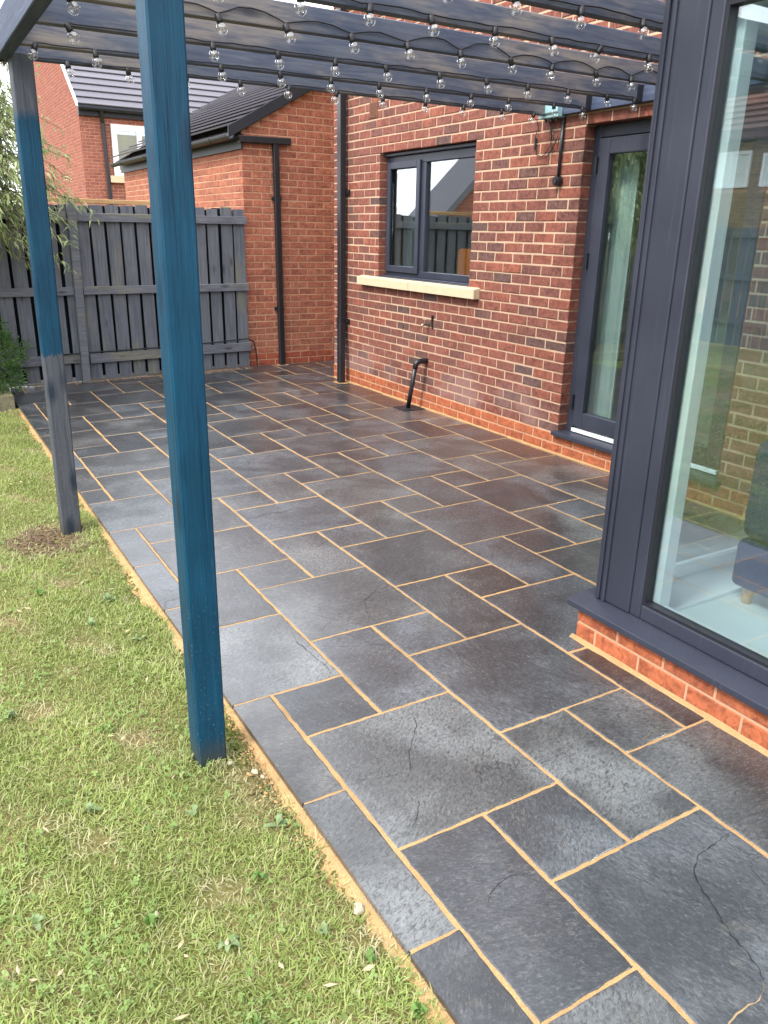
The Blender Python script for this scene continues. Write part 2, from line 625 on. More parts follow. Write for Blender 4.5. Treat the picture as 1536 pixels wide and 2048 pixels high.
M['post_blue'] = mat_post(None)
M['post_band'] = mat_post((1.03, 2.16))
def mat_frame():
    q = N('anthracite_frame', 0.42, 0.4)
    v = q.coord()
    mp = q.n('Mapping')
    mp.inputs['Scale'].default_value = (60, 60, 0.8)
    q.l(v, mp.inputs['Vector'])
    st = q.noise(mp.outputs[0], 2.0, 3, 0.6)
    sp = q.noise(v, 240, 2, 0.6)
    bl = q.noise(v, 2.5, 4)
    c = q.mix(q.mr(bl, 0.3, 0.7, 0, 1), srgb(44, 47, 59), srgb(53, 56, 68))
    c = q.mix(q.mr(st, 0.60, 0.74, 0, 0.35), c, srgb(84, 88, 100))
    c = q.mix(q.mr(sp, 0.70, 0.74, 0, 0.6), c, srgb(120, 124, 128))
    q.color(c)
    q.rough(q.mr(bl, 0.3, 0.7, 0.36, 0.5))
    return q.m


M['anthracite'] = mat_frame()
M['anthracite_dark'] = mat_plain('near_black_anthracite', srgb(30, 32, 38), 0.5, 0.4, 0.05)  # even near-black of the gasket and gully
M['black'] = mat_plain('black_plastic', srgb(30, 31, 36), 0.35, 0.5, 0.15, 8)
M['gutter'] = mat_plain('grey_black_gutter', srgb(36, 38, 44), 0.5, 0.3, 0.12, 5)
M['white'] = mat_plain('white_plastic', srgb(236, 238, 240), 0.35, 0.5, 0.03)
M['floor_white'] = mat_plain('white_floor', srgb(226, 232, 232), 0.25, 0.5, 0.03)
M['room'] = mat_plain('room_wall', srgb(150, 152, 150), 0.9, 0.2, 0.04)
M['dark_room'] = mat_plain('kitchen_wall', srgb(196, 196, 190), 0.9, 0.2, 0.04)
M['cream_unit'] = mat_plain('cream_unit', srgb(206, 204, 190), 0.5, 0.4, 0.03)
M['red'] = mat_plain('red_cloth', srgb(150, 40, 50), 0.8, 0.2, 0.1)
M['orange'] = mat_plain('orange_plastic', srgb(240, 128, 40), 0.45, 0.4, 0.03)
M['sofa'] = mat_plain('blue_sofa_fabric', srgb(26, 46, 84), 0.9, 0.2, 0.12, 30, 0.3, 300)
M['curtain'] = mat_plain('pale_curtain', srgb(222, 230, 228), 0.9, 0.1, 0.04)
M['teal_box'] = mat_plain('pale_teal_box', srgb(150, 186, 190), 0.45, 0.4, 0.05)
M['metal'] = mat_plain('tap_metal', srgb(160, 148, 130), 0.3, 0.6, 0.2, 40)
M['metal'].node_tree.nodes['Principled BSDF'].inputs['Metallic'].default_value = 0.8
M['terracotta'] = mat_plain('vent_terracotta', srgb(122, 84, 68), 0.8, 0.2, 0.1)
M['cable'] = mat_plain('black_cable', srgb(22, 22, 26), 0.5, 0.4, 0.1)
M['concrete'] = mat_plain('dirty_grit', srgb(66, 64, 56), 0.9, 0.2, 0.15, 12, 0.3, 120)
M['ply'] = mat_plain('wood_floor', srgb(120, 92, 66), 0.6, 0.3, 0.15)
M['grit'] = mat_plain('mixed_grit', srgb(120, 108, 90), 0.9, 0.1, 0.4, 40)
M['pebble'] = mat_plain('pale_pebble', srgb(168, 158, 136), 0.8, 0.2, 0.1, 30, 0.4, 80)
M['chips'] = mat_plain('weathered_bark_chip', srgb(96, 80, 64), 0.9, 0.1, 0.5, 60)
M['litter'] = mat_plain('dry_leaf', srgb(176, 160, 128), 0.9, 0.1, 0.3, 30)
M['bark'] = mat_plain('bark', srgb(92, 82, 66), 0.9, 0.2, 0.25, 20, 0.8, 50)


def mat_tile(name, a, b):
    q = N(name, 0.7, 0.35)
    v = q.coord()
    r = q.rand()
    n = q.noise(v, 9, 5)
    q.color(q.mix(q.math('ADD', q.math('MULTIPLY', r, 0.5), q.math('MULTIPLY', n, 0.5)), a, b))
    q.bump(q.noise(v, 60, 4), 0.3, 0.004)
    return q.m


M['tile'] = mat_tile('grey_roof_tile', srgb(88, 86, 93), srgb(112, 109, 116))
M['tile_brown'] = mat_tile('brown_roof_tile', srgb(92, 62, 58), srgb(120, 84, 76))


def mat_glass(name, tint=(0.80, 0.86, 0.84, 1), gain=4.2, base=0.06, dirt=0.0):
    q = N(name)
    ge = q.n('NewGeometry')
    dt = q.n('VectorMath', operation='DOT_PRODUCT')
    q.l(ge.outputs['Incoming'], dt.inputs[0])
    q.l(ge.outputs['Normal'], dt.inputs[1])
    k = q.math('SUBTRACT', 1.0, q.math('ABSOLUTE', dt.outputs['Value']))
    sch = q.math('ADD', q.math('MULTIPLY', q.math('POWER', k, 5.0), 0.957), 0.043)
    f = q.math('MINIMUM', q.math('ADD', q.math('MULTIPLY', sch, gain), base), 1.0)
    tr = q.n('BsdfTransparent')
    tr.inputs['Color'].default_value = tint
    gl = q.n('BsdfGlossy')
    gl.inputs['Roughness'].default_value = 0.01
    gl.inputs['Color'].default_value = (0.95, 0.98, 1, 1)
    mx = q.n('MixShader')
    q.l(f, mx.inputs[0])
    q.l(tr.outputs[0], mx.inputs[1])
    q.l(gl.outputs[0], mx.inputs[2])
    q.t.nodes.remove(q.b)
    q.l(mx.outputs[0], q.out.inputs['Surface'])
    return q.m


M['glass'] = mat_glass('window_glass')
M['roof_glass'] = mat_glass('tinted_roof_glass', (0.28, 0.31, 0.33, 1), 1.5, 0.05)
M['glass_cons'] = mat_glass('conservatory_glass', (0.86, 0.94, 0.94, 1), 2.5, 0.05)
M['glass_door'] = mat_glass('door_glass', (0.80, 0.87, 0.85, 1), 2.6, 0.05)
M['bulb'] = mat_glass('bulb_glass', (0.985, 0.99, 0.99, 1), 1.6, 0.05)

# ------------------------------------------------------------------ ground and lawn
gx = MB().add([(-300, -300, -0.09), (300, -300, -0.09), (300, 300, -0.09), (-300, 300, -0.09)], [(0, 1, 2, 3)])
g = gx.build('ground', M['soil'])
tag(g, 'open ground around the houses and gardens', None, None, 'structure')

EDGE_X = 0.81                       # outer edge of the paving
LAWN_Z = -0.035


def lawn_h(x, y):
    return LAWN_Z + 0.010 * np.sin(x * 5.1 + 1.3) * np.sin(y * 3.7) + 0.006 * np.sin(x * 13 + y * 9)


xs = np.concatenate([np.linspace(-14, -0.6, 24), np.linspace(-0.5, 0.80, 40)])
ys = np.concatenate([np.linspace(-8, 0.4, 10), np.linspace(0.5, 8.1, 120)])
XX, YY = np.meshgrid(xs, ys)
ZZ = lawn_h(XX, YY)
vv = np.stack([XX.ravel(), YY.ravel(), ZZ.ravel()], 1)
nx, ny = len(xs), len(ys)
ii = (np.arange(ny - 1)[:, None] * nx + np.arange(nx - 1)[None, :]).ravel()
ff = np.stack([ii, ii + 1, ii + 1 + nx, ii + nx], 1)
lawn = bigmesh('lawn', vv, ff, 4, M['soil'], None, None, True)
tag(lawn, 'garden lawn beside the slate patio', None, None, 'structure')

# ------------------------------------------------------------------ patio
G0X, G0Y, GU = 0.587 * CAM_H, 0.9135 * CAM_H, 0.1835 * CAM_H


def lat(u, V):
    d = 0.077 * max(0.0, V - 5) * max(0.0, 1 - u / 9)
    return (G0X + u * GU, G0Y + (V - d) * GU)


WALL_X = 4.29
CONS_X, CONS_Y = 2.2825, 2.183


def paved(x, y):
    if x < EDGE_X: return False
    if y > 9.16 + (x - 0.8) * 0.10: return False
    if y < CONS_Y + 0.012: return x < CONS_X - 0.014
    if y < 8.376: return x < WALL_X - 0.012
    return x < 5.4


patio_bed = MB()
def strip(poly, z):
    patio_bed.add([(x, y, z) for x, y in poly], [tuple(range(len(poly)))])
SZ = -0.0010
strip([(EDGE_X + .005, -0.6), (CONS_X + .02, -0.6), (CONS_X + .02, CONS_Y), (EDGE_X + .005, CONS_Y)], SZ)
strip([(EDGE_X + .005, CONS_Y), (WALL_X + .02, CONS_Y), (WALL_X + .02, 8.30), (EDGE_X + .005, 8.30)], SZ)
strip([(EDGE_X + .005, 8.30), (WALL_X + .02, 8.30), (5.5, 8.40), (5.5, 9.62), (EDGE_X + .005, 9.17)], SZ)
# ragged sand shoulder along the lawn
yy = -0.6
prev = None
rs = random.Random(3)
while yy < 8.2:
    w = 0.022 + 0.014 * math.sin(yy * 2.3) + rs.uniform(-0.010, 0.018) + (0.022 if 1.0 < yy < 1.9 else 0)
    w = max(0.012, w)
    row = [(EDGE_X + 0.006, yy, -0.016), (EDGE_X - w * 0.5, yy, -0.022 + rs.uniform(-.003, .003)), (EDGE_X - w, yy, -0.030), (EDGE_X - w - 0.03, yy, -0.06)]
    if prev:
        patio_bed.add(prev + row, [(0, 1, 5, 4), (1, 2, 6, 5), (2, 3, 7, 6)])
    prev = row
    yy += 0.035
patio = patio_bed.build('patio', M['sand'])
tag(patio, 'sand jointed slate patio running along the house', None, None, 'structure')

slabs = []
for k in range(-20, 24):
    for m in range(-20, 24):
        a, b = 2 * k + m, k - 3 * m
        slabs += [(a, b, 2, 2), (a + 1, b - 1, 1, 1), (a + 2, b - 1, 1, 2)]
nslab = 0
for (u0, v0, du, dv) in slabs:
    if u0 > 15 or u0 + du < -0.5 or v0 > 30 or v0 + dv < -5:
        continue
    # outline in metres with sand joints left open
    gl = 0.0065 + random.uniform(-.0015, .002)
    gv = 0.0044 if (u0 < 2 and v0 > 5) else 0.0055 + random.uniform(-.0015, .002)
    X0 = lat(u0, v0)[0] + gl
    X1 = lat(u0 + du, v0)[0] - gl
    cuts_x = [X0, X1]
    for c in (EDGE_X, CONS_X - 0.014, WALL_X - 0.012):
        if X0 + 0.012 < c < X1 - 0.012: cuts_x.append(c)
    den_ = 10 if v0 < 9 and u0 < 8 else 5
    nxx = den_ * du + 1
    base_x = sorted(set(list(np.linspace(X0, X1, nxx)) + [X0 + 0.004, X1 - 0.004] + cuts_x))
    yc = lat(u0 + du / 2, v0)[1], lat(u0 + du / 2, v0 + dv)[1]
    ny_ = den_ * dv + 1
    tt = sorted(set(list(np.linspace(0, 1, ny_)) + [0.004 / (0.3 * dv), 1 - 0.004 / (0.3 * dv)]))
    if yc[0] < CONS_Y + 0.012 < yc[1]:
        tt = sorted(set(tt + [(CONS_Y + 0.012 - yc[0]) / (yc[1] - yc[0])]))
    cells, vid, mv, mf = set(), {}, [], []
    tiltx, tilty = random.uniform(-.0009, .0009), random.uniform(-.0009, .0009)
    dz = random.uniform(.0004, .0012)
    ph = random.uniform(0, 50)
    def pt(i, j):
        if (i, j) in vid: return vid[(i, j)]
        x = base_x[i]
        u = (x - G0X) / GU
        ya, yb = lat(u, v0)[1] + gv, lat(u, v0 + dv)[1] - gv
        y = ya + (yb - ya) * tt[j]
        e = 0.0
        if i in (0, len(base_x) - 1) or j in (0, len(tt) - 1): e = -0.0014
        if i in (0, len(base_x) - 1): x += random.uniform(-.0022, .0022)
        if j in (0, len(tt) - 1): y += random.uniform(-.0022, .0022)
        z = dz + tiltx * (x - X0) + tilty * (y - ya) + 0.0005 * math.sin(x * 9 + ph) * math.sin(y * 7 + ph * 2) + e
        mv.append((x, y, z))
        vid[(i, j)] = len(mv) - 1
        return vid[(i, j)]
    for i in range(len(base_x) - 1):
        for j in range(len(tt) - 1):
            xm = (base_x[i] + base_x[i + 1]) / 2
            um = (xm - G0X) / GU
            ym = lat(um, v0)[1] + (lat(um, v0 + dv)[1] - lat(um, v0)[1]) * (tt[j] + tt[j + 1]) / 2
            if paved(xm, ym): cells.add((i, j))
    if len(cells) < 3: continue
    for (i, j) in cells:
        mf.append((pt(i, j), pt(i + 1, j), pt(i + 1, j + 1), pt(i, j + 1)))
    sk = {}
    def low(a):
        if a not in sk:
            x, y, z = mv[a]
            mv.append((x, y, -0.032))
            sk[a] = len(mv) - 1
        return sk[a]
    for (i, j) in cells:
        for (di, dj, p, q_) in ((0, -1, (i, j), (i + 1, j)), (1, 0, (i + 1, j), (i + 1, j + 1)), (0, 1, (i + 1, j + 1), (i, j + 1)), (-1, 0, (i, j + 1), (i, j))):
            if (i + di, j + dj) not in cells:
                a, b = pt(*p), pt(*q_)
                mf.append((b, a, low(a), low(b)))
    mb = MB()
    mb.v, mb.f = mv, mf
    mb.build('paving_slab', M['slate'], patio)
    nslab += 1

# splits and lifted layers in the nearer slabs (points measured on the ground, metres)
CRACKS = [
    (0.0022, 0, [(1.3529, 2.067), (1.3479, 2.0002), (1.3179, 1.9498), (1.268, 1.9005), (1.2204, 1.8414), (1.1789, 1.7721), (1.1274, 1.7135)]),
    (0.0022, 0, [(1.1297, 1.655), (1.1134, 1.6188), (1.0752, 1.5725), (1.0601, 1.5576), (1.0283, 1.5341)]),
    (0.0012, 0, [(0.9678, 1.7974), (1.0155, 1.8081), (1.0633, 1.7923), (1.1116, 1.7763), (1.1699, 1.7637)]),
    (0.003, 0, [(1.8029, 3.0356), (1.7389, 2.9818), (1.6601, 2.9273), (1.6241, 2.8539), (1.5731, 2.7278)]),
    (0.0028, 0, [(1.2284, 2.7817), (1.211, 2.7038), (1.2223, 2.6138), (1.2263, 2.5312), (1.2335, 2.4754), (1.2204, 2.4155)]),
    (0.0036, 0, [(1.8622, 1.0774), (1.7888, 1.0708), (1.6859, 1.0598), (1.6256, 1.0282), (1.5944, 0.9793), (1.5699, 0.9146), (1.5352, 0.8389), (1.5235, 0.7836), (1.5088, 0.7396), (1.4807, 0.7116), (1.4458, 0.6951)]),
    (0.0045, 1, [(1.4941, 0.7226), (1.4698, 0.7056), (1.437, 0.6941), (1.3941, 0.6951), (1.3605, 0.697), (1.3287, 0.6892), (1.2864, 0.6729)]),
    (0.0016, 0, [(1.4529, 1.1777), (1.4718, 1.0897), (1.5007, 1.0162), (1.5452, 0.9594), (1.5703, 0.9181)]),
    (0.0016, 0, [(1.0555, 1.2057), (1.0851, 1.2353), (1.1302, 1.2578), (1.1825, 1.2613), (1.2413, 1.2408)]),
    (0.0014, 1, [(2.0518, 1.5391), (2.0133, 1.5326), (1.9648, 1.5119)]),
    (0.003, 0, [(1.5752, 4.2374), (1.6279, 4.2292), (1.7272, 4.256), (1.8362, 4.2394), (1.9049, 4.2754), (1.9921, 4.2614)]),
    (0.0022, 0, [(1.8561, 3.6979), (1.7997, 3.6579), (1.7599, 3.6206)]),
    (0.0016, 0, [(1.2718, 2.6423), (1.3766, 2.5795), (1.5596, 2.5043)]),
]
for w_, pale_, pts_ in CRACKS:
    fine_ = []
    for (p, q_) in zip(pts_[:-1], pts_[1:]):
        n_ = max(2, int(math.dist(p, q_) / .012))
        for k in range(n_):
            t = k / n_
            fine_.append((p[0] + (q_[0] - p[0]) * t + random.gauss(0, .0016), p[1] + (q_[1] - p[1]) * t + random.gauss(0, .0016)))
    fine_.append(pts_[-1])
    vs_, fs_ = [], []
    for k, p in enumerate(fine_):
        a, b = fine_[max(0, k - 1)], fine_[min(len(fine_) - 1, k + 1)]
        dx_, dy_ = b[0] - a[0], b[1] - a[1]
        L_ = math.hypot(dx_, dy_) + 1e-9
        ww = w_ * .46 * random.uniform(.25, 1.25) * min(1, .15 + 4 * min(k, len(fine_) - 1 - k) / len(fine_))
        vs_ += [(p[0] - dy_ / L_ * ww, p[1] + dx_ / L_ * ww, .0024), (p[0] + dy_ / L_ * ww, p[1] - dx_ / L_ * ww, .0024)]
        if k: fs_.append((2 * k - 2, 2 * k - 1, 2 * k + 1, 2 * k))
    MB().add(vs_, fs_).build('crack', M['crack_sand'] if pale_ else M['crack'], patio)

# ------------------------------------------------------------------ brickwork
CH, BL, JT = 0.0785, 0.2338, 0.0118
BRICK_MESH = {}


def brick_geo(length, seed, h=CH - JT, depth=0.10, rag=0.0016):
    r = random.Random(seed)
    c = 0.004
    L, H = length / 2, h / 2
    j = lambda: r.uniform(-rag, rag)
    fr = [(-L + c + j(), 0 + j() * .6, -H + c + j()), (L - c + j(), 0 + j() * .6, -H + c + j()), (L - c + j(), 0 + j() * .6, H - c + j()), (-L + c + j(), 0 + j() * .6, H - c + j())]
    mid = [(-L + j(), c, -H + j()), (L + j(), c, -H + j()), (L + j(), c, H + j()), (-L + j(), c, H + j())]
    bk = [(-L, depth, -H), (L, depth, -H), (L, depth, H), (-L, depth, H)]
    fs = [(0, 1, 2, 3)]
    for o in (0, 4):
        for k in range(4):
            k2 = (k + 1) % 4
            fs.append((o + k, o + 4 + k, o + 4 + k2, o + k2))
    return fr + mid + bk, fs


def brick_mesh(length, mat, depth, flat):
    key = (round(length, 3), mat.name, depth, random.randint(0, 4) if length > 0.2 else 0)
    if key not in BRICK_MESH:
        v, f = brick_geo(round(length, 3), int(key[0] * 1000) * 7 + len(key[1]) * 13 + key[3], depth=depth, rag=0.0006 if flat else 0.0022)
        mb = MB().add(v, f)
        BRICK_MESH[key] = mb.mesh('brick', mat)
    return BRICK_MESH[key]


def lay(s0, s1, z0, nc, openings, zmax=None, shift=0.0, top=None):
    """brick rectangles (s_lo, s_hi, z_mid) along a wall; openings = (a,b,za,zb)"""
    out = []
    for k in range(nc):
        za, zb = z0 + k * CH, z0 + (k + 1) * CH
        zm = (za + zb) / 2
        segs = [(s0, s1)]
        if top:
            a, b = top(zm)
            segs = [(max(s0, a), min(s1, b))]
        for (a, b, oa, ob) in openings:
            if oa - 0.02 < zm < ob + 0.02:
                ns = []
                for (p, q) in segs:
                    if b <= p or a >= q: ns.append((p, q))
                    else:
                        if a > p: ns.append((p, a))
                        if b < q: ns.append((b, q))
                segs = ns
        off = shift + (BL / 2 if k % 2 else 0)
        for (p, q) in segs:
            if q - p < 0.03: continue
            i = math.floor((p - off) / BL)
            while off + i * BL < q:
                a, b = max(p, off + i * BL), min(q, off + (i + 1) * BL)
                i += 1
                if a > p + 1e-6: a += JT / 2
                if b < q - 1e-6: b -= JT / 2
                if b - a > 0.028: out.append((a, b, zm))
    return out


def place_bricks(rects, plane, fixed, mat, parent, as_objects, depth=0.10, flat=False, stuff_name='brickwork'):
    """plane 'x': face looks to -x at x=fixed, s runs along y; plane 'y': face looks to -y at y=fixed, s runs along x"""
    def world_mat(s, z, pr, ry):
        if plane == 'x':
            return Matrix.Translation((fixed + pr, s, z)) @ Matrix.Rotation(-math.pi / 2, 4, 'Z') @ Matrix.Rotation(ry, 4, 'Y')
        return Matrix.Translation((s, fixed + pr, z)) @ Matrix.Rotation(ry, 4, 'Y')
    def dist(r):
        p = Vector((fixed, (r[0] + r[1]) / 2, r[2])) if plane == 'x' else Vector(((r[0] + r[1]) / 2, fixed, r[2]))
        return (p - Vector((0, 0, CAM_H))).length
    rects = sorted(rects, key=dist)
    rest = MB()
    for i, (a, b, z) in enumerate(rects):
        pr = random.uniform(-.0022, .0022) * (0.3 if flat else 1)
        w = world_mat((a + b) / 2, z, pr, random.uniform(-.004, .004) * (0.3 if flat else 1))
        if i < as_objects:
            o = bpy.data.objects.new('brick', brick_mesh(b - a, mat, depth, flat))
            COL.objects.link(o)
            o.parent = parent
            o.matrix_local = w
        else:
            v, f = brick_geo(b - a, i, depth=depth, rag=0.0006 if flat else 0.0022)
            rest.add([w @ Vector(p) for p in v], f)
    if rest.v:
        o = rest.build(stuff_name, mat, parent)
        o['kind'] = 'stuff'


# ------------------------------------------------------------------ the house
house = thing('house', 'dark red brick house wall with grey kitchen window and glazed door', 'house', (WALL_X, 4.0, 0))
HY1 = 8.376                       # far corner
HY0 = -3.0
WIN = (5.80, 7.375, 1.215, 2.36)
DOOR = (3.05, 4.53, 0.155, 2.36)
core = MB()
MX = WALL_X + 0.0045
def core_box(y0, y1, z0, z1):
    core.box(MX, y0, z0, WALL_X + 0.28, y1, z1)
e = 0.004
core_box(HY0, DOOR[0] - e, -0.3, 2.36 + e)
core_box(DOOR[0] - e, DOOR[1] + e, -0.3, DOOR[2] - 0.03)
core_box(DOOR[1] + e, WIN[0] - e, -0.3, 2.36 + e)
core_box(WIN[0] - e, WIN[1] + e, -0.3, WIN[2] - 0.1)
core_box(WIN[1] + e, HY1 - 0.006, -0.3, 2.36 + e)
core_box(HY0, HY1 - 0.006, 2.36 + e, 5.3)
core.box(WALL_X + 0.28, HY1 - 0.29, -0.3, 11, HY1 - 0.006, 5.3)
wall = core.build('wall', M['mortar'], house)
rects = lay(2.2, HY1, 2 * CH, 56, [(DOOR[0], DOOR[1], DOOR[2], DOOR[3] + .01), (WIN[0], WIN[1], WIN[2] - 0.10, WIN[3] + .01)], shift=0.085)
vis = [r for r in rects if r[1] > 3.85 and (r[0] > DOOR[1] - .1 or r[2] > 2.36)]
hid = [r for r in rects if r not in vis]
place_bricks(vis, 'x', WALL_X, M['house_brick'], wall, 300)
place_bricks(hid, 'x', WALL_X, M['house_brick'], wall, 0)
place_bricks(lay(HY0 + .1, 2.195, 2 * CH + 30 * CH, 26, [], shift=.085), 'x', WALL_X, M['house_brick'], wall, 0)
pl = MB().box(WALL_X + .0005, HY0, -0.28, WALL_X + .0043, HY1 - 0.006, 2 * CH - 0.002).build('plinth', M['mortar_plinth'], house)
place_bricks(lay(2.2, HY1, 0, 2, [(DOOR[0] - .1, DOOR[1] + .03, 0.15, 0.3)], shift=0.02), 'x', WALL_X - 0.004, M['plinth_brick'], pl, 60, 0.09, True)
# sand fillet at the foot of the wall
fil = MB()
for (x0, y0, x1, y1) in ((WALL_X - .014, CONS_Y + 0.02, WALL_X - .014, HY1),):
    py = y0
    prev = None
    while py <= y1:
        w = 0.006 + rs.uniform(0, 0.008)
        row = [(WALL_X - .003, py, 0.010 + rs.uniform(0, .006)), (WALL_X - .010 - w, py, -0.004)]
        if prev: fil.add(prev + row, [(0, 1, 3, 2)])
        prev = row
        py += 0.05
fil.build('sand_fillet', M['sand'], patio)
# rooms behind the glass
rm = MB()
rm.box(WALL_X + 0.29, 2.9, 0.14, 7.6, 8.0, 0.165)
rm.box(WALL_X + 0.29, 2.9, 2.497, 7.6, 8.0, 2.56)
rm.box(7.5, 4.9, 0.17, 7.6, 8.0, 2.495)
rm.box(7.5, 2.9, 0.17, 7.6, 4.899, 0.9)
rm.box(7.5, 2.9, 1.75, 7.6, 4.899, 2.495)
rm.box(WALL_X + 0.29, 7.92, 0.17, 7.49, 8.0, 2.495)
rm.box(WALL_X + 0.29, 2.9, 0.17, 7.49, 2.98, 2.495)
rm.build('kitchen_walls', M['dark_room'], house)
rw = MB().box(7.52, 2.98, .9, 7.58, 3.05, 1.75).box(7.52, 4.83, .9, 7.58, 4.9, 1.75).box(7.52, 3.9, .9, 7.58, 3.97, 1.75).build('added_rear_window', M['white'], house)  # unseen opening, added to let daylight into the kitchen
MB().box(7.545, 3.04, .91, 7.552, 4.84, 1.745).build('pane', M['glass'], rw)
upper = MB().box(WALL_X + 0.285, HY0, 5.0, 11, HY1 - 0.3, 5.28).build('upper_floor', M['dark_room'], house)

# kitchen window
wx = WALL_X + 0.085               # outer face of the frame
y0, y1, z0, z1 = WIN
mb = MB()
fw = 0.062
mb.box(wx, y0, z0, wx + .07, y0 + fw, z1 - .035)
mb.box(wx, y1 - fw, z0, wx + .07, y1, z1 - .035)
mb.box(wx, y0 + fw, z0, wx + .07, y1 - fw, z0 + fw)
mb.box(wx, y0 + fw, z1 - fw - .05, wx + .07, y1 - fw, z1 - .035)
ym = 6.71
mb.box(wx + .002, ym - .045, z0 + fw, wx + .07, ym + .045, z1 - fw - .05)
win = mb.build('window', M['anthracite'], house, bevel=0.005)
# head trim and drip
MB().box(wx - .035, y0 + .003, z1 - .034, wx + .05, y1 + .02, z1 - .004).build('head_drip', M['anthracite'], win, bevel=0.006)
# opening sash on the far light
sa, sb, sz0, sz1 = ym + .03, y1 - .035, z0 + .035, z1 - fw - .025
mb = MB()
sw = .062
mb.box(wx - .022, sa, sz0, wx + .0, sa + sw, sz1).box(wx - .022, sb - sw, sz0, wx, sb, sz1)
mb.box(wx - .022, sa + sw, sz0, wx, sb - sw, sz0 + sw).box(wx - .022, sa + sw, sz1 - sw, wx, sb - sw, sz1)
mb.build('sash', M['anthracite'], win, bevel=0.006)
MB().box(wx + .02, sa + sw - .01, sz0 + sw - .01, wx + .026, sb - sw + .01, sz1 - sw + .01).build('pane', M['glass'], win)
MB().box(wx + .03, y0 + fw - .008, z0 + fw - .008, wx + .036, ym - .04, z1 - fw - .045).build('pane', M['glass'], win)
MB().box(wx - .085, y0 - .0, z0 - .045, wx + .06, y1 + .03, z0 - .012).box(wx - .06, y0, z0 - .012, wx + .06, y1 + .005, z0 - .001).build('frame_cill', M['anthracite'], win, bevel=0.006)
sil = MB()
sil.box(WALL_X - .065, 5.635, 1.100, WALL_X + .10, 6.688, 1.168)
sil.add([(WALL_X - .065, 5.635, 1.1682), (WALL_X - .065, 6.688, 1.1682), (WALL_X + .07, 6.688, 1.200), (WALL_X + .07, 5.635, 1.200), (WALL_X - .0649, 5.635, 1.168), (WALL_X - .0649, 6.688, 1.168)], [(0, 3, 2, 1)])
s1_ = MB()
def wedge(a, b):
    return MB().prism([(WALL_X - .065, 1.100), (WALL_X + .10, 1.100), (WALL_X + .10, 1.202), (WALL_X + .03, 1.200), (WALL_X - .065, 1.180)], 'y', a, b)
for (a, b) in ((5.635, 6.686), (6.694, 7.715)):
    o = wedge(a, b).build('stone_sill', M['stone'], win, bevel=0.004)
    fixnormals(o.data)
# things standing on the inside ledge
led = MB().box(wx + .07, y0 - .05, z0 - .03, wx + .33, y1 + .05, z0 - .005).build('inner_ledge', M['white'], win)

# glazed doors
dx = WALL_X + 0.09
y0, y1, z0, z1 = DOOR
mb = MB()
fw = 0.06
mb.box(dx, y0, z0 + .03, dx + .07, y0 + fw, z1).box(dx, y1 - fw, z0 + .03, dx + .07, y1, z1)
mb.box(dx, y0 + fw, z1 - fw - .02, dx + .07, y1 - fw, z1)
door = mb.build('door', M['anthracite'], house, bevel=0.004)
ymid = (y0 + y1) / 2
for (a, b) in ((ymid + .004, y1 - fw - .004), (y0 + fw + .004, ymid - .004)):
    lw, lb = 0.105, 0.12
    za, zb = z0 + .075, z1 - fw - .026
    mb = MB()
    mb.box(dx - .012, a, za, dx + .05, a + lw, zb).box(dx - .012, b - lw, za, dx + .05, b, zb)
    mb.box(dx - .012, a + lw, za, dx + .05, b - lw, za + lb).box(dx - .012, a + lw, zb - lw, dx + .05, b - lw, zb)
    leaf = mb.build('door_leaf', M['anthracite'], door, bevel=0.006)
    MB().box(dx + .015, a + lw - .008, za + lb - .008, dx + .022, b - lw + .008, zb - lw + .008).build('pane', M['glass_door'], door)
for hz in (2.10, 1.46, 0.42):
    MB().bar((dx - .022, y1 - fw - .004, hz - .055), (dx - .022, y1 - fw - .004, hz + .055), .020, .028, .005, up=(1, 0, 0)).build('hinge', M['black'], door)
MB().box(dx - .016, y0 + fw + .01, z0 + .034, dx + .05, y1 - fw - .01, z0 + .062).build('threshold_strip', M['white'], door, bevel=0.003)
MB().box(WALL_X - .045, y0 - .03, z0 - .006, dx + .07, y1 + .03, z0 + .028).build('door_sill', M['anthracite'], door, bevel=0.005)

# wall vent
vt = MB().box(WALL_X - .006, 7.435, 2.685, WALL_X + .02, 7.585, 2.832).build('air_vent', M['terracotta'], house, bevel=.003)
for k in range(9):
    MB().box(WALL_X - .011, 7.447, 2.695 + k * .0148, WALL_X - .0065, 7.573, 2.702 + k * .0148).build('slat', M['terracotta'], vt)

# ------------------------------------------------------------------ things seen through the glass
k1 = thing('kitchen_unit', 'pale kitchen drawer unit seen through the door glass', 'cabinet', (5.5, 4.6, 0.166))
MB().box(5.35, 3.9, .20, 5.95, 5.6, 1.02).build('carcass', M['cream_unit'], k1, bevel=.004)
MB().box(5.32, 3.88, 1.022, 5.97, 5.62, 1.06).build('worktop', M['room'], k1, bevel=.004)
MB().box(5.40, 3.95, .166, 5.90, 5.55, .20).build('kickboard', M['dark_room'], k1)
for yy_ in (3.92, 4.34, 4.76, 5.18):
    for zz_ in (.24, .62):
        MB().box(5.33, yy_, zz_, 5.35, yy_ + .40, zz_ + .36).build('drawer_front', M['cream_unit'], k1, bevel=.003)
k2 = MB()
k2.prism([(4.35, 1.062), (4.72, 1.062), (4.66, 1.36), (4.58, 1.38), (4.56, 1.34), (4.50, 1.34), (4.48, 1.38), (4.40, 1.36)], 'x', 5.45, 5.62)
o = k2.build('carrier_bag', M['red'], None, bevel=.02)
fixnormals(o.data)
tag(o, 'red bag on the kitchen worktop behind the door glass', 'bag')
k3 = MB().prism([(5.92, 1.2105), (6.235, 1.2105), (6.27, 1.26), (6.265, 1.47), (6.24, 1.50), (5.92, 1.505)], 'x', wx + .12, wx + .15)
o = k3.build('chopping_board', M['orange'], None, bevel=.006)
fixnormals(o.data)
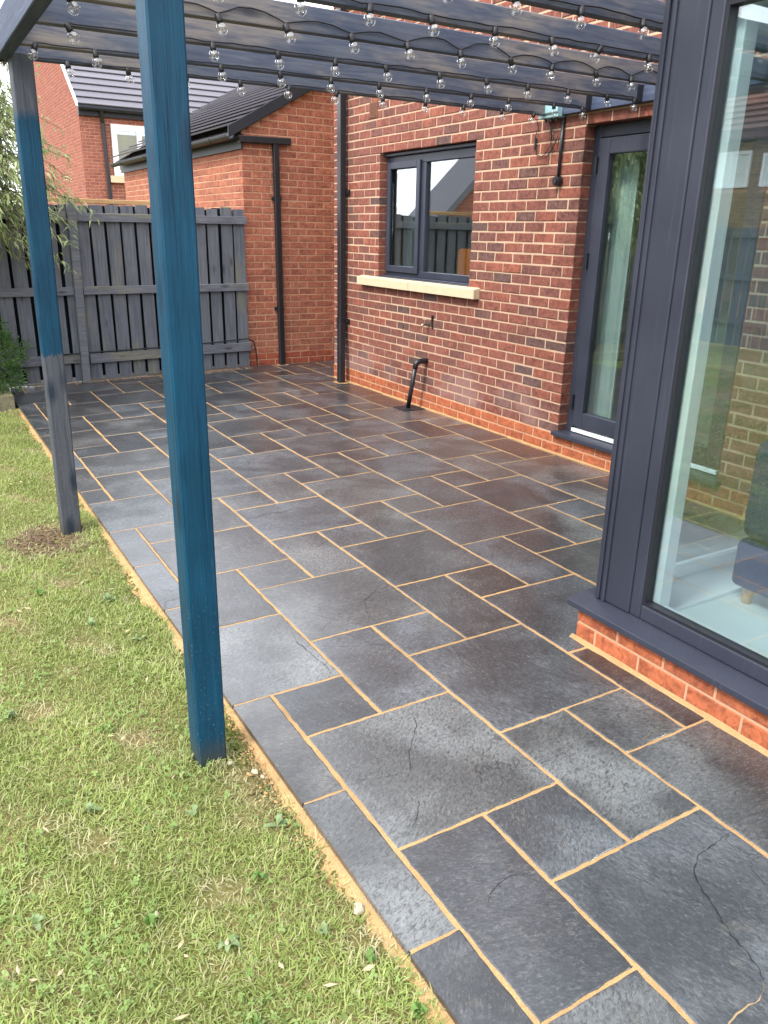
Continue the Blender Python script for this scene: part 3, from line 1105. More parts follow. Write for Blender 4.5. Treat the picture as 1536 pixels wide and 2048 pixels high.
tag(o, 'orange board standing on the kitchen window ledge', 'board')
k4 = MB().prism([(6.80, 1.213), (6.86, 1.213), (7.02, 1.40), (6.98, 1.41)], 'x', wx + .16, wx + .175)
o = k4.build('white_card', M['white'])
fixnormals(o.data)
tag(o, 'white folded card leaning in the opening window', 'card')
cu = MB()
pts = []
for i in range(41):
    t = i / 40
    pts.append((wx + .36 + .018 * math.sin(t * 34), 7.24 + t * .40))
for i in range(40):
    (xa, ya), (xb, yb) = pts[i], pts[i + 1]
    cu.add([(xa, ya, .9), (xb, yb, .9), (xb, yb, 2.4), (xa, ya, 2.4), (xa + .004, ya, .9), (xb + .004, yb, .9), (xb + .004, yb, 2.4), (xa + .004, ya, 2.4)], [(0, 1, 2, 3), (7, 6, 5, 4)])
o = cu.build('curtain', M['curtain'], None, True)
tag(o, 'pale curtain hanging behind the kitchen window', 'curtain')
cu = MB()
pts = [(dx + .16 + .02 * math.sin(i * .9), 4.235 + i * .0065) for i in range(36)]
for i in range(35):
    (xa, ya), (xb, yb) = pts[i], pts[i + 1]
    cu.add([(xa, ya, .2), (xb, yb, .2), (xb, yb, 2.4), (xa, ya, 2.4), (xa + .004, ya, .2), (xb + .004, yb, .2), (xb + .004, yb, 2.4), (xa + .004, ya, 2.4)], [(0, 1, 2, 3), (7, 6, 5, 4)])
o = cu.build('curtain', M['curtain'], None, True)
tag(o, 'long pale curtain hanging behind the glazed door', 'curtain')

# ------------------------------------------------------------------ conservatory
cons = thing('conservatory', 'anthracite framed conservatory on a low orange brick wall', 'conservatory', (CONS_X, CONS_Y, 0))
CY0 = -3.0
dwc = MB()
dwc.box(CONS_X + .005, CY0, -.2, CONS_X + .21, CONS_Y - .005, .148)
dwc.box(CONS_X + .21, CONS_Y - .21, -.2, WALL_X - .002, CONS_Y - .005, .148)
dw = dwc.build('dwarf_wall', M['mortar_plinth'], cons)
fr_ = lay(0.2, CONS_Y, 0.0, 2, [], shift=CONS_Y - 0.107 - 20 * BL)
place_bricks(fr_, 'x', CONS_X, M['plinth_brick'], dw, 60, 0.09, True)
# side face bricks look to +y
for k in range(2):
    s = CONS_X + (0.0 if k else 0.11)
    while s < WALL_X - .05:
        a, b = s + JT / 2, min(s + BL - JT / 2, WALL_X - .01)
        o = bpy.data.objects.new('brick', brick_mesh(b - a, M['plinth_brick'], 0.09, True))
        COL.objects.link(o)
        o.parent = dw
        o.matrix_local = Matrix.Translation(((a + b) / 2, CONS_Y, (k + .5) * CH)) @ Matrix.Rotation(math.pi, 4, 'Z')
        s += BL
# sand fillet beside the dwarf wall
fl = MB()
prev = None
py = -0.6
while py <= CONS_Y + .02:
    row = [(CONS_X - .002, py, .012 + rs.uniform(0, .004)), (CONS_X - .022 - rs.uniform(0, .006), py, -.003)]
    if prev: fl.add(prev + row, [(0, 1, 3, 2)])
    prev = row
    py += .05
fl.build('sand_fillet', M['sand'], patio)
SX = CONS_X - .035
sl = MB()
sl.prism([(SX, .152), (CONS_X + .20, .152), (CONS_X + .20, .196), (CONS_X + .07, .196), (SX, .178)], 'y', CY0, CONS_Y + .037)
o = sl.build('sill', M['anthracite'], cons, bevel=.003)
fixnormals(o.data)
s2 = MB()
s2.prism([(CONS_Y + .037, .152), (CONS_Y - .20, .152), (CONS_Y - .20, .196), (CONS_Y - .07, .196), (CONS_Y + .037, .178)], 'x', CONS_X + .201, WALL_X - .01)
o = s2.build('sill', M['anthracite'], cons, bevel=.003)
fixnormals(o.data)
FX = CONS_X + .055               # outer face of the frames
PZ0, PZ1 = .197, 2.44
py0, py1 = 1.965, CONS_Y - .03
cp = MB()
cp.box(FX, py0, PZ0, FX + .055, py1, PZ1)
cp.box(FX + .055, py1 - .07, PZ0, FX + .17, py1, PZ1)
cpo = cp.build('corner_post', M['anthracite'], cons, bevel=.006)
# moulded ribs on the corner post
for yy_ in (py1 - .022, py1 - .052):
    MB().box(FX - .008, yy_ - .009, PZ0 + .001, FX - .0005, yy_ + .009, PZ1 - .01).build('cover_rib', M['anthracite'], cpo, bevel=.003)
ww = MB().box(FX + .056, py0 + .002, PZ0, FX + .12, py1 - .072, PZ1).build('inner_lining', M['white'], cons, bevel=.004)
# front frame
FW = .062
GY1 = py0 - .055
fr = MB()
fr.box(FX + .004, py0 - .055, PZ0, FX + .06, py0 - .001, PZ1)
fr.box(FX + .004, CY0, PZ0, FX + .06, py0 - .056, PZ0 + FW)
fr.box(FX + .004, CY0, 2.33, FX + .06, py0 - .056, PZ1)
fr.box(FX + .004, 0.35, PZ0 + FW, FX + .06, 0.45, 2.33)
fo = fr.build('front_frame', M['anthracite'], cons, bevel=.006)
gk = MB()
gk.box(FX + .008, GY1 - .014, PZ0 + FW + .001, FX + .05, GY1 - .001, 2.329)
gk.box(FX + .008, 0.451, PZ0 + FW + .001, FX + .05, GY1 - .014, PZ0 + FW + .012)
gk.box(FX + .008, 0.451, 2.315, FX + .05, GY1 - .014, 2.329)
gk.build('gasket', M['anthracite_dark'], fo)
MB().box(FX + .030, .44, PZ0 + FW - .01, FX + .036, GY1 + .01, 2.34).build('pane', M['glass_cons'], cons)
MB().box(FX + .030, CY0, PZ0 + FW - .01, FX + .036, .36, 2.34).build('pane', M['glass_cons'], cons)
# white room side of the frames
iw = MB()
iw.box(FX + .061, py0 - .095, PZ0, FX + .125, py0 + .0, PZ1)
iw.box(FX + .061, CY0, PZ0, FX + .10, py0 - .096, PZ0 + FW - .004)
iw.box(FX + .061, CY0, 2.335, FX + .12, py0 - .096, PZ1)
iw.build('inner_frame', M['white'], cons, bevel=.004)
# far side wall of glass
SY = py1 - .012
sf = MB()
sf.box(FX + .172, SY - .05, PZ0, FX + .24, SY, PZ1)
sf.box(WALL_X - .09, SY - .05, PZ0, WALL_X - .01, SY, PZ1)
sf.box(FX + .24, SY - .05, PZ0, WALL_X - .09, SY, PZ0 + FW)
sf.box(FX + .24, SY - .05, 2.33, WALL_X - .09, SY, PZ1)
sf.build('side_frame', M['white'], cons, bevel=.004)
MB().box(FX + .23, SY - .028, PZ0 + FW - .01, WALL_X - .08, SY - .022, 2.34).build('pane', M['glass_cons'], cons)
MB().box(CONS_X + .211, CY0, .02, WALL_X - .003, CONS_Y - .212, .195).build('floor', M['floor_white'], cons)
MB().box(FX + .101, CY0, .1965, CONS_X + .225, py0 - .08, .215).build('inner_board', M['white'], cons, bevel=.003)
MB().box(FX + .126, CONS_Y - .30, .1965, WALL_X - .02, SY - .051, .214).build('inner_board', M['white'], cons, bevel=.003)
rf = MB().box(CONS_X + .02, CY0, PZ1 + .002, CONS_X + .16, CONS_Y - .02, PZ1 + .12).box(CONS_X + .161, CONS_Y - .16, PZ1 + .002, WALL_X - .004, CONS_Y - .02, PZ1 + .12).build('roof', M['anthracite'], cons, bevel=.01)
yb_ = CY0 + .3
while yb_ < CONS_Y - .3:
    MB().bar((CONS_X + .12, yb_, PZ1 + .09), (WALL_X - .006, yb_, PZ1 + .42), .05, .06, .004).build('glazing_bar', M['white'], rf)
    yb_ += .62
MB().prism([(CONS_X + .10, PZ1 + .121), (WALL_X - .006, PZ1 + .46), (WALL_X - .006, PZ1 + .466), (CONS_X + .10, PZ1 + .127)], 'y', CY0, CONS_Y - .03).build('roof_pane', M['roof_glass'], rf)
MB().box(WALL_X - .012, CY0, .191, WALL_X - .004, CONS_Y - .07, 2.9).build('inner_wall', M['room'], cons)
MB().box(CONS_X + .22, CY0 - .1, .02, WALL_X - .02, CY0 - .02, 2.43).build('back_wall', M['room'], cons)

sofa = thing('sofa', 'blue fabric sofa behind the conservatory glass', 'sofa', (3.3, 1.35, .19))
MB().box(2.80, .55, .27, 3.75, 1.86, .48).build('base', M['sofa'], sofa, bevel=.03)
MB().box(2.80, 1.66, .482, 3.72, 1.86, .90).build('armrest', M['sofa'], sofa, bevel=.05)
MB().box(3.48, .55, .482, 3.75, 1.655, .98).build('backrest', M['sofa'], sofa, bevel=.06)
for a in (.58, 1.13):
    MB().box(2.82, a, .482, 3.47, a + .53, .60).build('seat_cushion', M['sofa'], sofa, bevel=.04)
for (a, b) in ((2.86, .62), (2.86, 1.80), (3.68, .62), (3.68, 1.80)):
    MB().tube([(a, b, .19), (a, b, .272)], [.018, .026], 10).build('leg', M['raw_wood'], sofa)

# ------------------------------------------------------------------ garage
GY = 9.45
garage = thing('garage', 'orange brick garage with grey tiled roof beyond the fence', 'garage', (3.65, GY, 0))
GX0, GX1, GYF = 3.65, 8.6, 15.05
SL = math.tan(R(29))
def gz(x): return 2.705 + (x - GX0) * SL
def gable_top(zm):
    if zm < 2.70: return (GX0, GX1)
    d = (zm - 2.705 + .03) / SL
    return (GX0 + d, GX1 - d)
apex = (GX0 + GX1) / 2
gc = MB()
gc.prism([(GX0 + .0045, -.2), (GX1, -.2), (GX1, 2.69), (apex, gz(apex) - .02), (GX0 + .0045, 2.69)], 'y', GY + .0045, GYF)
gw = gc.build('wall', M['mortar_garage'], garage)
fixnormals(gw.data)
gr_ = lay(GX0, GX1, 0, 54, [], shift=GX0 - BL / 2 + .0, top=gable_top)
gvis = [r for r in gr_ if r[0] < 5.1 and r[2] > 2 * CH]
gpl = [r for r in gr_ if r[2] < 2 * CH]
place_bricks(gvis, 'y', GY, M['garage_brick'], gw, 215)
place_bricks([r for r in gr_ if r[0] >= 5.1 and r[2] > 2 * CH], 'y', GY, M['garage_brick'], gw, 0)
place_bricks(gpl, 'y', GY, M['garage_plinth'], gw, 12, flat=True)
gs = lay(GY + .102, GYF, 0, 32, [], shift=GY - .01)
gs_hi = [r for r in gs if r[2] > 1.75 and r[2] < 2.6]
place_bricks(gs_hi, 'x', GX0, M['garage_brick'], gw, 70)
place_bricks([r for r in gs if r[2] <= 1.75], 'x', GX0, M['garage_brick'], gw, 0)
# roof in lapped tile courses
roof = MB()
ex, ez = GX0 - .16, gz(GX0 - .16) + .085
roof.prism([(ex + .05, ez - .03), (apex, gz(apex) + .06), (GX1 + .16, ez - .03), (GX1 + .16, ez - .06), (apex, gz(apex) + .0), (ex + .05, ez - .06)], 'y', GY - .04, GYF + .1)
ro = roof.build('roof', M['tile'], garage)
fixnormals(ro.data)
cs = .19
slope_len = (apex - ex) / math.cos(R(29))
ncou = int(slope_len / cs)
ca, sa_ = math.cos(R(29)), math.sin(R(29))
for i in range(ncou):
    t0, t1 = i * cs, (i + 1) * cs + .02
    p0 = (ex + t0 * ca, ez + t0 * sa_)
    p1 = (ex + t1 * ca, ez + t1 * sa_)
    nrm = (-sa_, ca)
    q = lambda p, d: (p[0] + nrm[0] * d, p[1] + nrm[1] * d)
    mb = MB().prism([q(p0, .030), q(p1, -.004), q(p1, .010), q(p0, .052)], 'y', GY - .07, GYF + .13)
    fixnormals(mb.build('tile_course', M['tile'], ro).data)
# barge board, gutter, fascia
bb = MB()
bx = ex - .02
bb.prism([(bx, gz(bx) - .005), (apex, gz(apex) - .005), (apex, gz(apex) + .120), (bx, gz(bx) + .120)], 'y', GY - .085, GY - .060)
o = bb.build('barge_board', M['gutter'], ro, bevel=.004)
fixnormals(o.data)
MB().prism([(ex + .02, gz(ex) + .012), (apex, gz(apex) + .0), (apex, gz(apex) + .02), (ex + .02, gz(ex) + .03)], 'y', GY - .059, GY - .001).build('soffit', M['gutter'], ro)
MB().box(GX0 - .025, GY - .055, 2.50, GX0 - .002, GYF + .08, 2.66).build('fascia', M['gutter'], ro)
gt = MB()
prof = [(ex - .045 + .055 * (1 - math.cos(a)), 2.635 - .05 * math.sin(a)) for a in [math.pi * k / 8 for k in range(9)]]
prof2 = [(ex - .045 + .055 + .047 * -math.cos(a), 2.637 - .042 * math.sin(a)) for a in [math.pi * k / 8 for k in range(8, -1, -1)]]
gt.prism(prof + prof2, 'y', GY - .06, GYF + .10)
gut = gt.build('gutter', M['gutter'], ro)
fixnormals(gut.data)
for yy_ in (GY + .55, GY + 2.0, GY + 3.5, GY + 5.0):
    mb = MB()
    pr2 = [(ex - .045 + .055 + .060 * -math.cos(a), 2.636 - .056 * math.sin(a)) for a in [math.pi * k / 8 for k in range(9)]]
    mb.prism(pr2, 'y', yy_ - .03, yy_ + .03)
    fixnormals(mb.build('gutter_clip', M['gutter'], gut).data)

gdp = thing('downpipe', 'black square downpipe with gutter stub on the orange garage wall', 'downpipe', (4.07, GY - .05, 0))
MB().bar((4.075, GY - .045, .0), (4.055, GY - .045, 2.62), .068, .062, .006, up=(0, 1, 0)).build('pipe', M['black'], gdp)
MB().bar((3.60, GY - .05, 2.60), (4.24, GY - .05, 2.61), .07, .075, .008).build('gutter_stub', M['black'], gdp)
for z_ in (1.98, .70):
    b_ = MB().box(4.005, GY - .02, z_ - .02, 4.13, GY - .002, z_ + .02).bar((4.03, GY - .045, z_), (4.10, GY - .045, z_), .05, .072, .004)
    b_.build('bracket', M['black'], gdp)
    MB().tube([(4.015, GY - .026, z_), (4.015, GY - .014, z_)], .010, 8).build('bolt', M['black'], gdp)
pad = MB()
pad.add([(4.075 + .085 * math.cos(a) * rs.uniform(.8, 1.2), GY - .05 + .05 * math.sin(a), .004) for a in [2 * math.pi * k / 14 for k in range(14)]], [tuple(range(14))])
pad.build('mortar_pad', M['mortar'], patio)

# house downpipe
hdp = thing('downpipe', 'tall black downpipe at the far corner of the dark brick wall', 'downpipe', (4.22, 8.05, 0))
PX = WALL_X - .062
MB().bar((PX - .045, 7.99, .0), (PX - .010, 8.055, .66), .072, .072, .006, up=(1, 0, 0)).build('shoe_pipe', M['black'], hdp)
MB().bar((PX, 8.07, .64), (PX, 8.07, 5.2), .078, .070, .006, up=(1, 0, 0)).build('pipe', M['black'], hdp)
MB().bar((PX, 8.068, .60), (PX, 8.068, .72), .090, .084, .006, up=(1, 0, 0)).build('collar', M['black'], hdp)
for z_ in (.68, 2.02, 3.3):
    MB().box(WALL_X - .022, 7.985, z_ - .025, WALL_X - .002, 8.15, z_ + .025).build('bracket', M['black'], hdp)
    MB().tube([(WALL_X - .04, 7.992, z_), (WALL_X - .02, 7.992, z_)], .014, 10).build('bolt', M['black'], hdp)
pad = MB()
pad.add([(PX - .045 + .08 * math.cos(a) * rs.uniform(.85, 1.15), 7.99 + .10 * math.sin(a), .0035) for a in [2 * math.pi * k / 14 for k in range(14)]], [tuple(range(14))])
pad.build('mortar_pad', M['sand'], patio)

# waste pipe into the gully
wp = thing('waste_pipe', 'short black waste pipe leaning from the gully to the brick wall', 'pipe', (4.14, 6.48, 0))
MB().tube([(4.135, 6.485, -.01), (4.165, 6.415, .425)], .0215, 14).build('pipe', M['black'], wp, True)
el = [(4.163, 6.418, .40), (4.166, 6.413, .435), (4.172, 6.411, .452), (4.19, 6.411, .462), (4.215, 6.411, .464), (4.26, 6.411, .464), (WALL_X + .01, 6.411, .464)]
MB().tube(el, .0265, 14).build('elbow', M['black'], wp, True)
gu = MB()
gu.box(4.02, 6.36, .0025, 4.26, 6.58, .0055)
o = gu.build('gully', M['anthracite_dark'])
tag(o, 'dark square gully grating under the leaning waste pipe', 'drain')

# garden tap
tp = thing('garden_tap', 'small weathered outside tap on the dark brick wall', 'tap', (WALL_X - .02, 6.40, .83))
MB().tube([(WALL_X + .004, 6.40, .812), (WALL_X - .055, 6.40, .812), (WALL_X - .075, 6.40, .806), (WALL_X - .085, 6.40, .785)], [.011, .012, .012, .010], 10).build('spout', M['metal'], tp, True)
MB().tube([(WALL_X - .045, 6.40, .82), (WALL_X - .045, 6.40, .855)], .009, 8).tube([(WALL_X - .045, 6.365, .858), (WALL_X - .045, 6.435, .858)], .006, 8).build('handle', M['metal'], tp)
MB().tube([(WALL_X - .004, 6.33, .78), (WALL_X - .012, 6.33, .90)], .010, 8).build('bracket', M['black'], tp)
MB().tube([(WALL_X + .001, 6.40, .812), (WALL_X - .008, 6.40, .812)], .024, 12).build('wall_plate', M['metal'], tp)

# ------------------------------------------------------------------ fence
def fy(x): return 9.40 - max(0, 3.64 - x) * 0.075
fence = thing('fence', 'dark grey stained vertical board fence beside the orange garage', 'fence', (2.4, 9.3, 0))
xb = 3.635
k = 0
while xb > -3.0:
    w = random.uniform(.126, .138)
    x0 = xb - w
    top = 1.855 + random.uniform(-.012, .012) - max(0, 3.6 - xb) * 0.012
    y = fy(xb)
    lean = random.uniform(-.006, .006)
    mb = MB()
    zb_ = .008 + random.uniform(0, .015)
    mb.add([(x0, y, zb_), (xb, y, zb_), (xb, y + .019, zb_), (x0, y + .019, zb_), (x0 + lean, y, top), (xb + lean, y, top + .002), (xb + lean, y + .019, top + .002), (x0 + lean, y + .019, top)],
           [(0, 3, 2, 1), (4, 5, 6, 7), (0, 1, 5, 4), (1, 2, 6, 5), (2, 3, 7, 6), (3, 0, 4, 7)])
    mb.build('board', M['fence'], fence, bevel=.002)
    gap = random.uniform(.026, .038)
    MB().box(x0 - gap - .045, y + .058, .04, x0 + .05, y + .076, top - .01).build('board', M['gap_shade'], fence)
    xb = x0 - gap
segs = [(3.645, 1.705), (1.605, -.30), (-.40, -2.9)]
for (a, b) in segs:
    for z_, hh in ((1.725, .085), (.972, .085), (.262, .10)):
        dzr = random.uniform(-.01, .01) - (3.6 - b) * .004
        MB().bar((a, fy(a) - .020, z_), (b, fy(b) - .020, z_ + dzr), .036, hh, .003).build('rail', M['fence_rail'], fence)
for x_ in (1.655, -.35, -2.95):
    MB().bar((x_ - .02, fy(x_) - .045, -.05), (x_ + .01, fy(x_) - .045, 1.87), .085, .075, .005, up=(0, 1, 0)).build('post', M['fence_rail'], fence)
cap = MB().bar((2.62, 9.545, 1.884), (-.4, 9.30, 1.88), .03, .045, .003)
o = thing('timber_rail', 'raw tan timber rail showing just above the dark fence', 'rail', (1.6, 9.5, 0))
cap.build('rail', M['raw_wood'], o)
for x_ in (2.5, 1.72, -.2):
    MB().box(x_ - .03, 9.51 + x_ * .03, -.05, x_ + .03, 9.545 + x_ * .03, 1.86).build('post', M['raw_wood'], o)
MB().bar((1.66, 9.41, 1.80), (1.66, 9.41, 1.91), .05, .03, .003, up=(0, 1, 0)).build('block', M['raw_wood'], o)
gs_ = MB().add([(.5, 9.05, -.006), (3.72, 9.28, -.006), (3.72, 9.75, -.006), (.5, 9.6, -.006)], [(0, 1, 2, 3)]).build('gravel_strip', M['concrete'])
tag(gs_, 'gritty strip of ground under the fence', None, None, 'structure')
gravel = MB()
for i in range(420):
    x_ = random.uniform(.8, 3.65)
    y_ = fy(x_) - .05 - abs(random.gauss(0, .035))
    s_ = random.uniform(.005, .014)
    a_ = random.uniform(0, 6)
    gravel.add([(x_ + s_ * math.cos(a_ + t), y_ + s_ * math.sin(a_ + t) * .8, .004) for t in (0, 1.7, 3.3, 4.8)] + [(x_ + random.uniform(-.003, .003), y_, .004 + s_ * .8)], [(0, 1, 4), (1, 2, 4), (2, 3, 4), (3, 0, 4)])
o = gravel.build('debris', M['grit'])
tag(o, 'loose grit and leaf litter along the foot of the fence', 'grit', None, 'stuff')

# ------------------------------------------------------------------ pergola
perg = thing('pergola', 'grey blue stained timber pergola on two blue posts', 'pergola', (.65, 2.2, LAWN_Z))
MB().bar((.655, 2.208, -.12), (.655, 2.208, 2.395), .095, .095, .006, up=(0, 1, 0), seg=10, wob=.0008).build('post', M['post_blue'], perg)
MB().bar((.640, 4.58, -.12), (.669, 4.58, 2.395), .102, .100, .006, up=(0, 1, 0), seg=8, wob=.0008).build('post', M['post_band'], perg)
MB().bar((.585, 1.2, 2.445), (.600, 4.78, 2.450), .060, .145, .004).build('beam', M['beam'], perg)
MB().box(WALL_X - .048, 2.25, 2.440, WALL_X - .004, 4.93, 2.545).build('ledger', M['beam'], perg, bevel=.003)
RAFT = [(4.67, 4.86), (4.31, 4.45), (3.83, 4.00), (3.37, 3.52), (2.90, 3.10), (2.48, 2.66), (2.06, 2.12)]
RZ0, RZ1 = 2.395, 2.445
def raft_y(i, x): return RAFT[i][0] + (RAFT[i][1] - RAFT[i][0]) * (x - .65) / 3.6
def raft_z(x): return RZ0 + (RZ1 - RZ0) * (x - .65) / 3.6
for i in range(7):
    xe = WALL_X - (.05 if i else .012) if i < 6 else CONS_X - .02
    xs_ = .632
    MB().bar((xs_, raft_y(i, xs_) + .022, raft_z(xs_) + .049), (xe, raft_y(i, xe) + .022, raft_z(xe) + .049), .044, .098, .004).build('rafter', M['rafter'], perg)
    if 0 < i < 6:
        yb = raft_y(i, xe)
        for ya_, yb_ in ((yb - .0035, yb - .001), (yb + .045, yb + .0475)):
            MB().box(xe - .05, ya_, raft_z(xe) + .002, xe - .001, yb_, raft_z(xe) + .09).build('hanger_bracket', M['gutter'], perg)

# ------------------------------------------------------------------ festoon lights
BULBS = {0: [.59, .90, 1.20, 1.52, 1.83, 2.14, 2.46, 2.79, 3.12, 3.44, 3.77, 4.08],
         1: [.70, .96, 1.27, 1.58, 1.91, 2.22, 2.53, 2.86, 3.20, 3.50, 3.89, 4.15],
         2: [.75, 1.06, 1.37, 1.69, 2.00, 2.29, 2.63, 2.95, 3.26, 3.58, 3.91, 4.16],
         3: [.67, .95, 1.23, 1.52, 1.83, 2.12, 2.42, 2.73, 3.01, 3.32, 3.59, 3.9],
         4: [.76, 1.06, 1.37, 1.66, 1.94, 2.27, 2.59, 2.90, 3.23, 3.52, 3.85],
         5: [.75, 1.06, 1.38, 1.70, 2.01, 2.34, 2.68, 3.0]}
ORD = ['farthest rafter from the camera', 'second farthest rafter', 'third farthest rafter', 'fourth rafter counted from the far end', 'fifth rafter counted from the far end', 'sixth rafter counted from the far end']


def sphere(r, nu=14, nv=9, squash=1.0):
    vs = [(0, 0, r * squash)]
    for j in range(1, nv):
        t = math.pi * j / nv
        for i in range(nu):
            a = 2 * math.pi * i / nu
            vs.append((r * math.sin(t) * math.cos(a), r * math.sin(t) * math.sin(a), r * squash * math.cos(t)))
    vs.append((0, 0, -r * squash))
    fs = [(0, 1 + i, 1 + (i + 1) % nu) for i in range(nu)]
    for j in range(nv - 2):
        for i in range(nu):
            a, b = 1 + j * nu + i, 1 + j * nu + (i + 1) % nu
            fs.append((a, a + nu, b + nu, b))
    L = len(vs) - 1
    fs += [(L, 1 + (nv - 2) * nu + (i + 1) % nu, 1 + (nv - 2) * nu + i) for i in range(nu)]
    return vs, fs


v_, f_ = sphere(.0235)
bulb_me = MB().add([(x, y, z - .049) for x, y, z in v_], f_).mesh('bulb', M['bulb'], True)
sock_me = MB().tube([(0, 0, -.028), (0, 0, -.022), (0, 0, .002), (0, 0, .006)], [.0125, .0135, .0115, .006], 10).mesh('lamp_holder', M['cable'], True)
fil_me = MB().tube([(0, 0, -.028), (0, 0, -.046)], .004, 6).tube([(-.008, 0, -.055), (-.004, 0, -.046), (.004, 0, -.046), (.008, 0, -.055)], .0016, 5).mesh('filament', M['metal'])
for i, bx_ in BULBS.items():
    root = thing('string_light', 'string of clear globe bulbs along the ' + ORD[i], 'string lights', (bx_[0], raft_y(i, bx_[0]), raft_z(bx_[0])), 'globe string lights hung along the pergola rafters')
    wv = {3: .032}.get(i, .005)
    cab = []
    zoff = .012 if i in (3, 4, 5) else .004
    side = -.012
    for j, x in enumerate(bx_):
        p = Vector((x, raft_y(i, x) + side, raft_z(x) + zoff))
        tilt = Matrix.Rotation(random.gauss(0, .22), 4, 'Y') @ Matrix.Rotation(random.gauss(0, .2), 4, 'X')
        for nm, me in (('bulb', bulb_me), ('lamp_holder', sock_me)):
            o = bpy.data.objects.new(nm, me)
            COL.objects.link(o)
            if nm == 'bulb':
                o.parent = root
                o.matrix_local = Matrix.Translation(p - Vector(root['_w'])) @ tilt
                b0 = o
            else:
                o.parent = b0
        o = bpy.data.objects.new('filament', fil_me)
        COL.objects.link(o)
        o.parent = b0
        cab.append(p + Vector((0, 0, .006)))
        if j < len(bx_) - 1:
            xn = bx_[j + 1]
            hh = wv * random.uniform(.1, 1.5)
            for t in (.12, .3, .5, .7, .88):
                xx = x + (xn - x) * t
                cab.append(Vector((xx, raft_y(i, xx) + side + .003, raft_z(xx) + zoff + .006 + hh * math.sin(math.pi * t) * (1 if i in (3, 4, 2) else (1 if j % 2 else .15)) + random.uniform(-.003, .003))))
    # smooth a little by inserting midpoints
    cc = []
    for a, b in zip(cab[:-1], cab[1:]):
        cc += [a, a.lerp(b, .5)]
    cc.append(cab[-1])
    MB().tube(cc, .0030, 6).build('cable', M['cable'], root, True)

# junction box, conduit, loose leads
jb = thing('junction_box', 'pale teal weatherproof junction box at the end of the farthest rafter', 'junction box', (WALL_X - .05, 4.84, 2.41))
MB().box(WALL_X - .085, 4.735, 2.425, WALL_X - .001, 4.945, 2.50).build('case', M['teal_box'], jb, bevel=.008)
MB().box(WALL_X - .100, 4.728, 2.452, WALL_X - .0855, 4.952, 2.515).build('lid', M['teal_box'], jb, bevel=.008)
for y_ in (4.78, 4.84, 4.90):
    MB().tube([(WALL_X - .05, y_, 2.426), (WALL_X - .05, y_, 2.405)], .010, 8).build('cable_gland', M['black'], jb)
cd = thing('conduit', 'black conduit running down to a round socket near the door', 'conduit', (WALL_X - .02, 4.73, 2.0))
MB().tube([(WALL_X - .018, 4.745, 2.42), (WALL_X - .018, 4.748, 2.04)], .0125, 10).build('tube', M['black'], cd, True)
MB().tube([(WALL_X - .001, 4.75, 2.005), (WALL_X - .045, 4.75, 2.005)], [.036, .034], 16).tube([(WALL_X - .045, 4.75, 2.005), (WALL_X - .055, 4.75, 2.005)], [.024, .022], 14).build('round_socket', M['black'], cd)
ll = MB()
def lead(pts, r=.0032):
    ll.tube([(WALL_X - .012 - .012 * (k % 2), p[0], p[1]) for k, p in enumerate(pts)], r, 6)
lead([(4.86, 2.41), (4.85, 2.33), (4.87, 2.26), (4.83, 2.20), (4.79, 2.22), (4.77, 2.30)])
lead([(4.88, 2.41), (4.87, 2.34), (4.84, 2.30), (4.79, 2.28), (4.86, 2.21), (4.88, 2.18), (4.85, 2.24), (4.78, 2.31)])
lead([(4.90, 2.41), (4.86, 2.36), (4.855, 2.27), (4.90, 2.20), (4.96, 2.18), (5.01, 2.20), (5.03, 2.24), (5.035, 2.31), (5.02, 2.38), (5.03, 2.44)])
o = ll.build('loose_lead', M['cable'])
tag(o, 'tangle of thin black leads hanging below the teal box', 'cable')
o = MB().tube([(WALL_X - .016, 5.034, 2.235), (WALL_X - .016, 5.034, 2.315)], .009, 8).build('plug', M['black'])
tag(o, 'slim black inline plug hanging beside the tangled leads', 'plug')
# cable stapled along the fence rail
cb = MB().tube([(3.70, 9.30, .02), (3.69, 9.32, .20), (3.67, 9.32, .32), (3.60, 9.33, .365), (3.45, 9.33, .355), (3.2, 9.33, .34), (2.6, 9.28, .325), (2.2, 9.25, .32), (1.72, 9.22, .315), (1.55, 9.16, .32), (1.4, 9.19, .31)], .008, 6)
o = cb.build('armoured_cable', M['cable'], None, True)
tag(o, 'black cable clipped along the lowest fence rail', 'cable')

# ------------------------------------------------------------------ houses beyond
NY = 23.0
nb = thing('neighbour_house', 'two storey orange brick house with grey roof above the fence', 'house', (4.6, NY, 0))
NX0, NX1, NE = 4.58, 14.5, 4.55
RP = math.tan(R(38))
ridge_y = NY + 4.2
nc = MB()
nc.prism([(NY + .008, -.2), (ridge_y * 2 - NY, -.2), (ridge_y * 2 - NY, NE), (ridge_y, NE + 4.2 * RP), (NY + .008, NE)], 'x', NX0 + .008, NX1)
nw = nc.build('wall', M['mortar_garage'], nb)
fixnormals(nw.data)
NWIN = (5.33, 6.75, 2.88, 4.10)
place_bricks(lay(NX0, 11.0, 1.3, 41, [(NWIN[0], NWIN[1], NWIN[2] - .12, NWIN[3])], shift=NX0), 'y', NY, M['far_brick'], nw, 0, flat=True)
def ntop(zm):
    if zm < NE: return (NY, ridge_y * 2 - NY)
    d = (zm - NE) / RP
    return (NY + d, ridge_y * 2 - NY - d)
place_bricks(lay(NY + .1, ridge_y * 2 - NY, 1.3, 80, [], shift=NY, top=ntop), 'x', NX0, M['far_brick'], nw, 0, flat=True)
rp = MB()
rp.prism([(NY - .25, NE - .25 * RP + .05), (ridge_y, NE + 4.2 * RP + .05), (ridge_y, NE + 4.2 * RP + .10), (NY - .25, NE - .25 * RP + .10)], 'x', NX0 - .05, NX1 + .1)
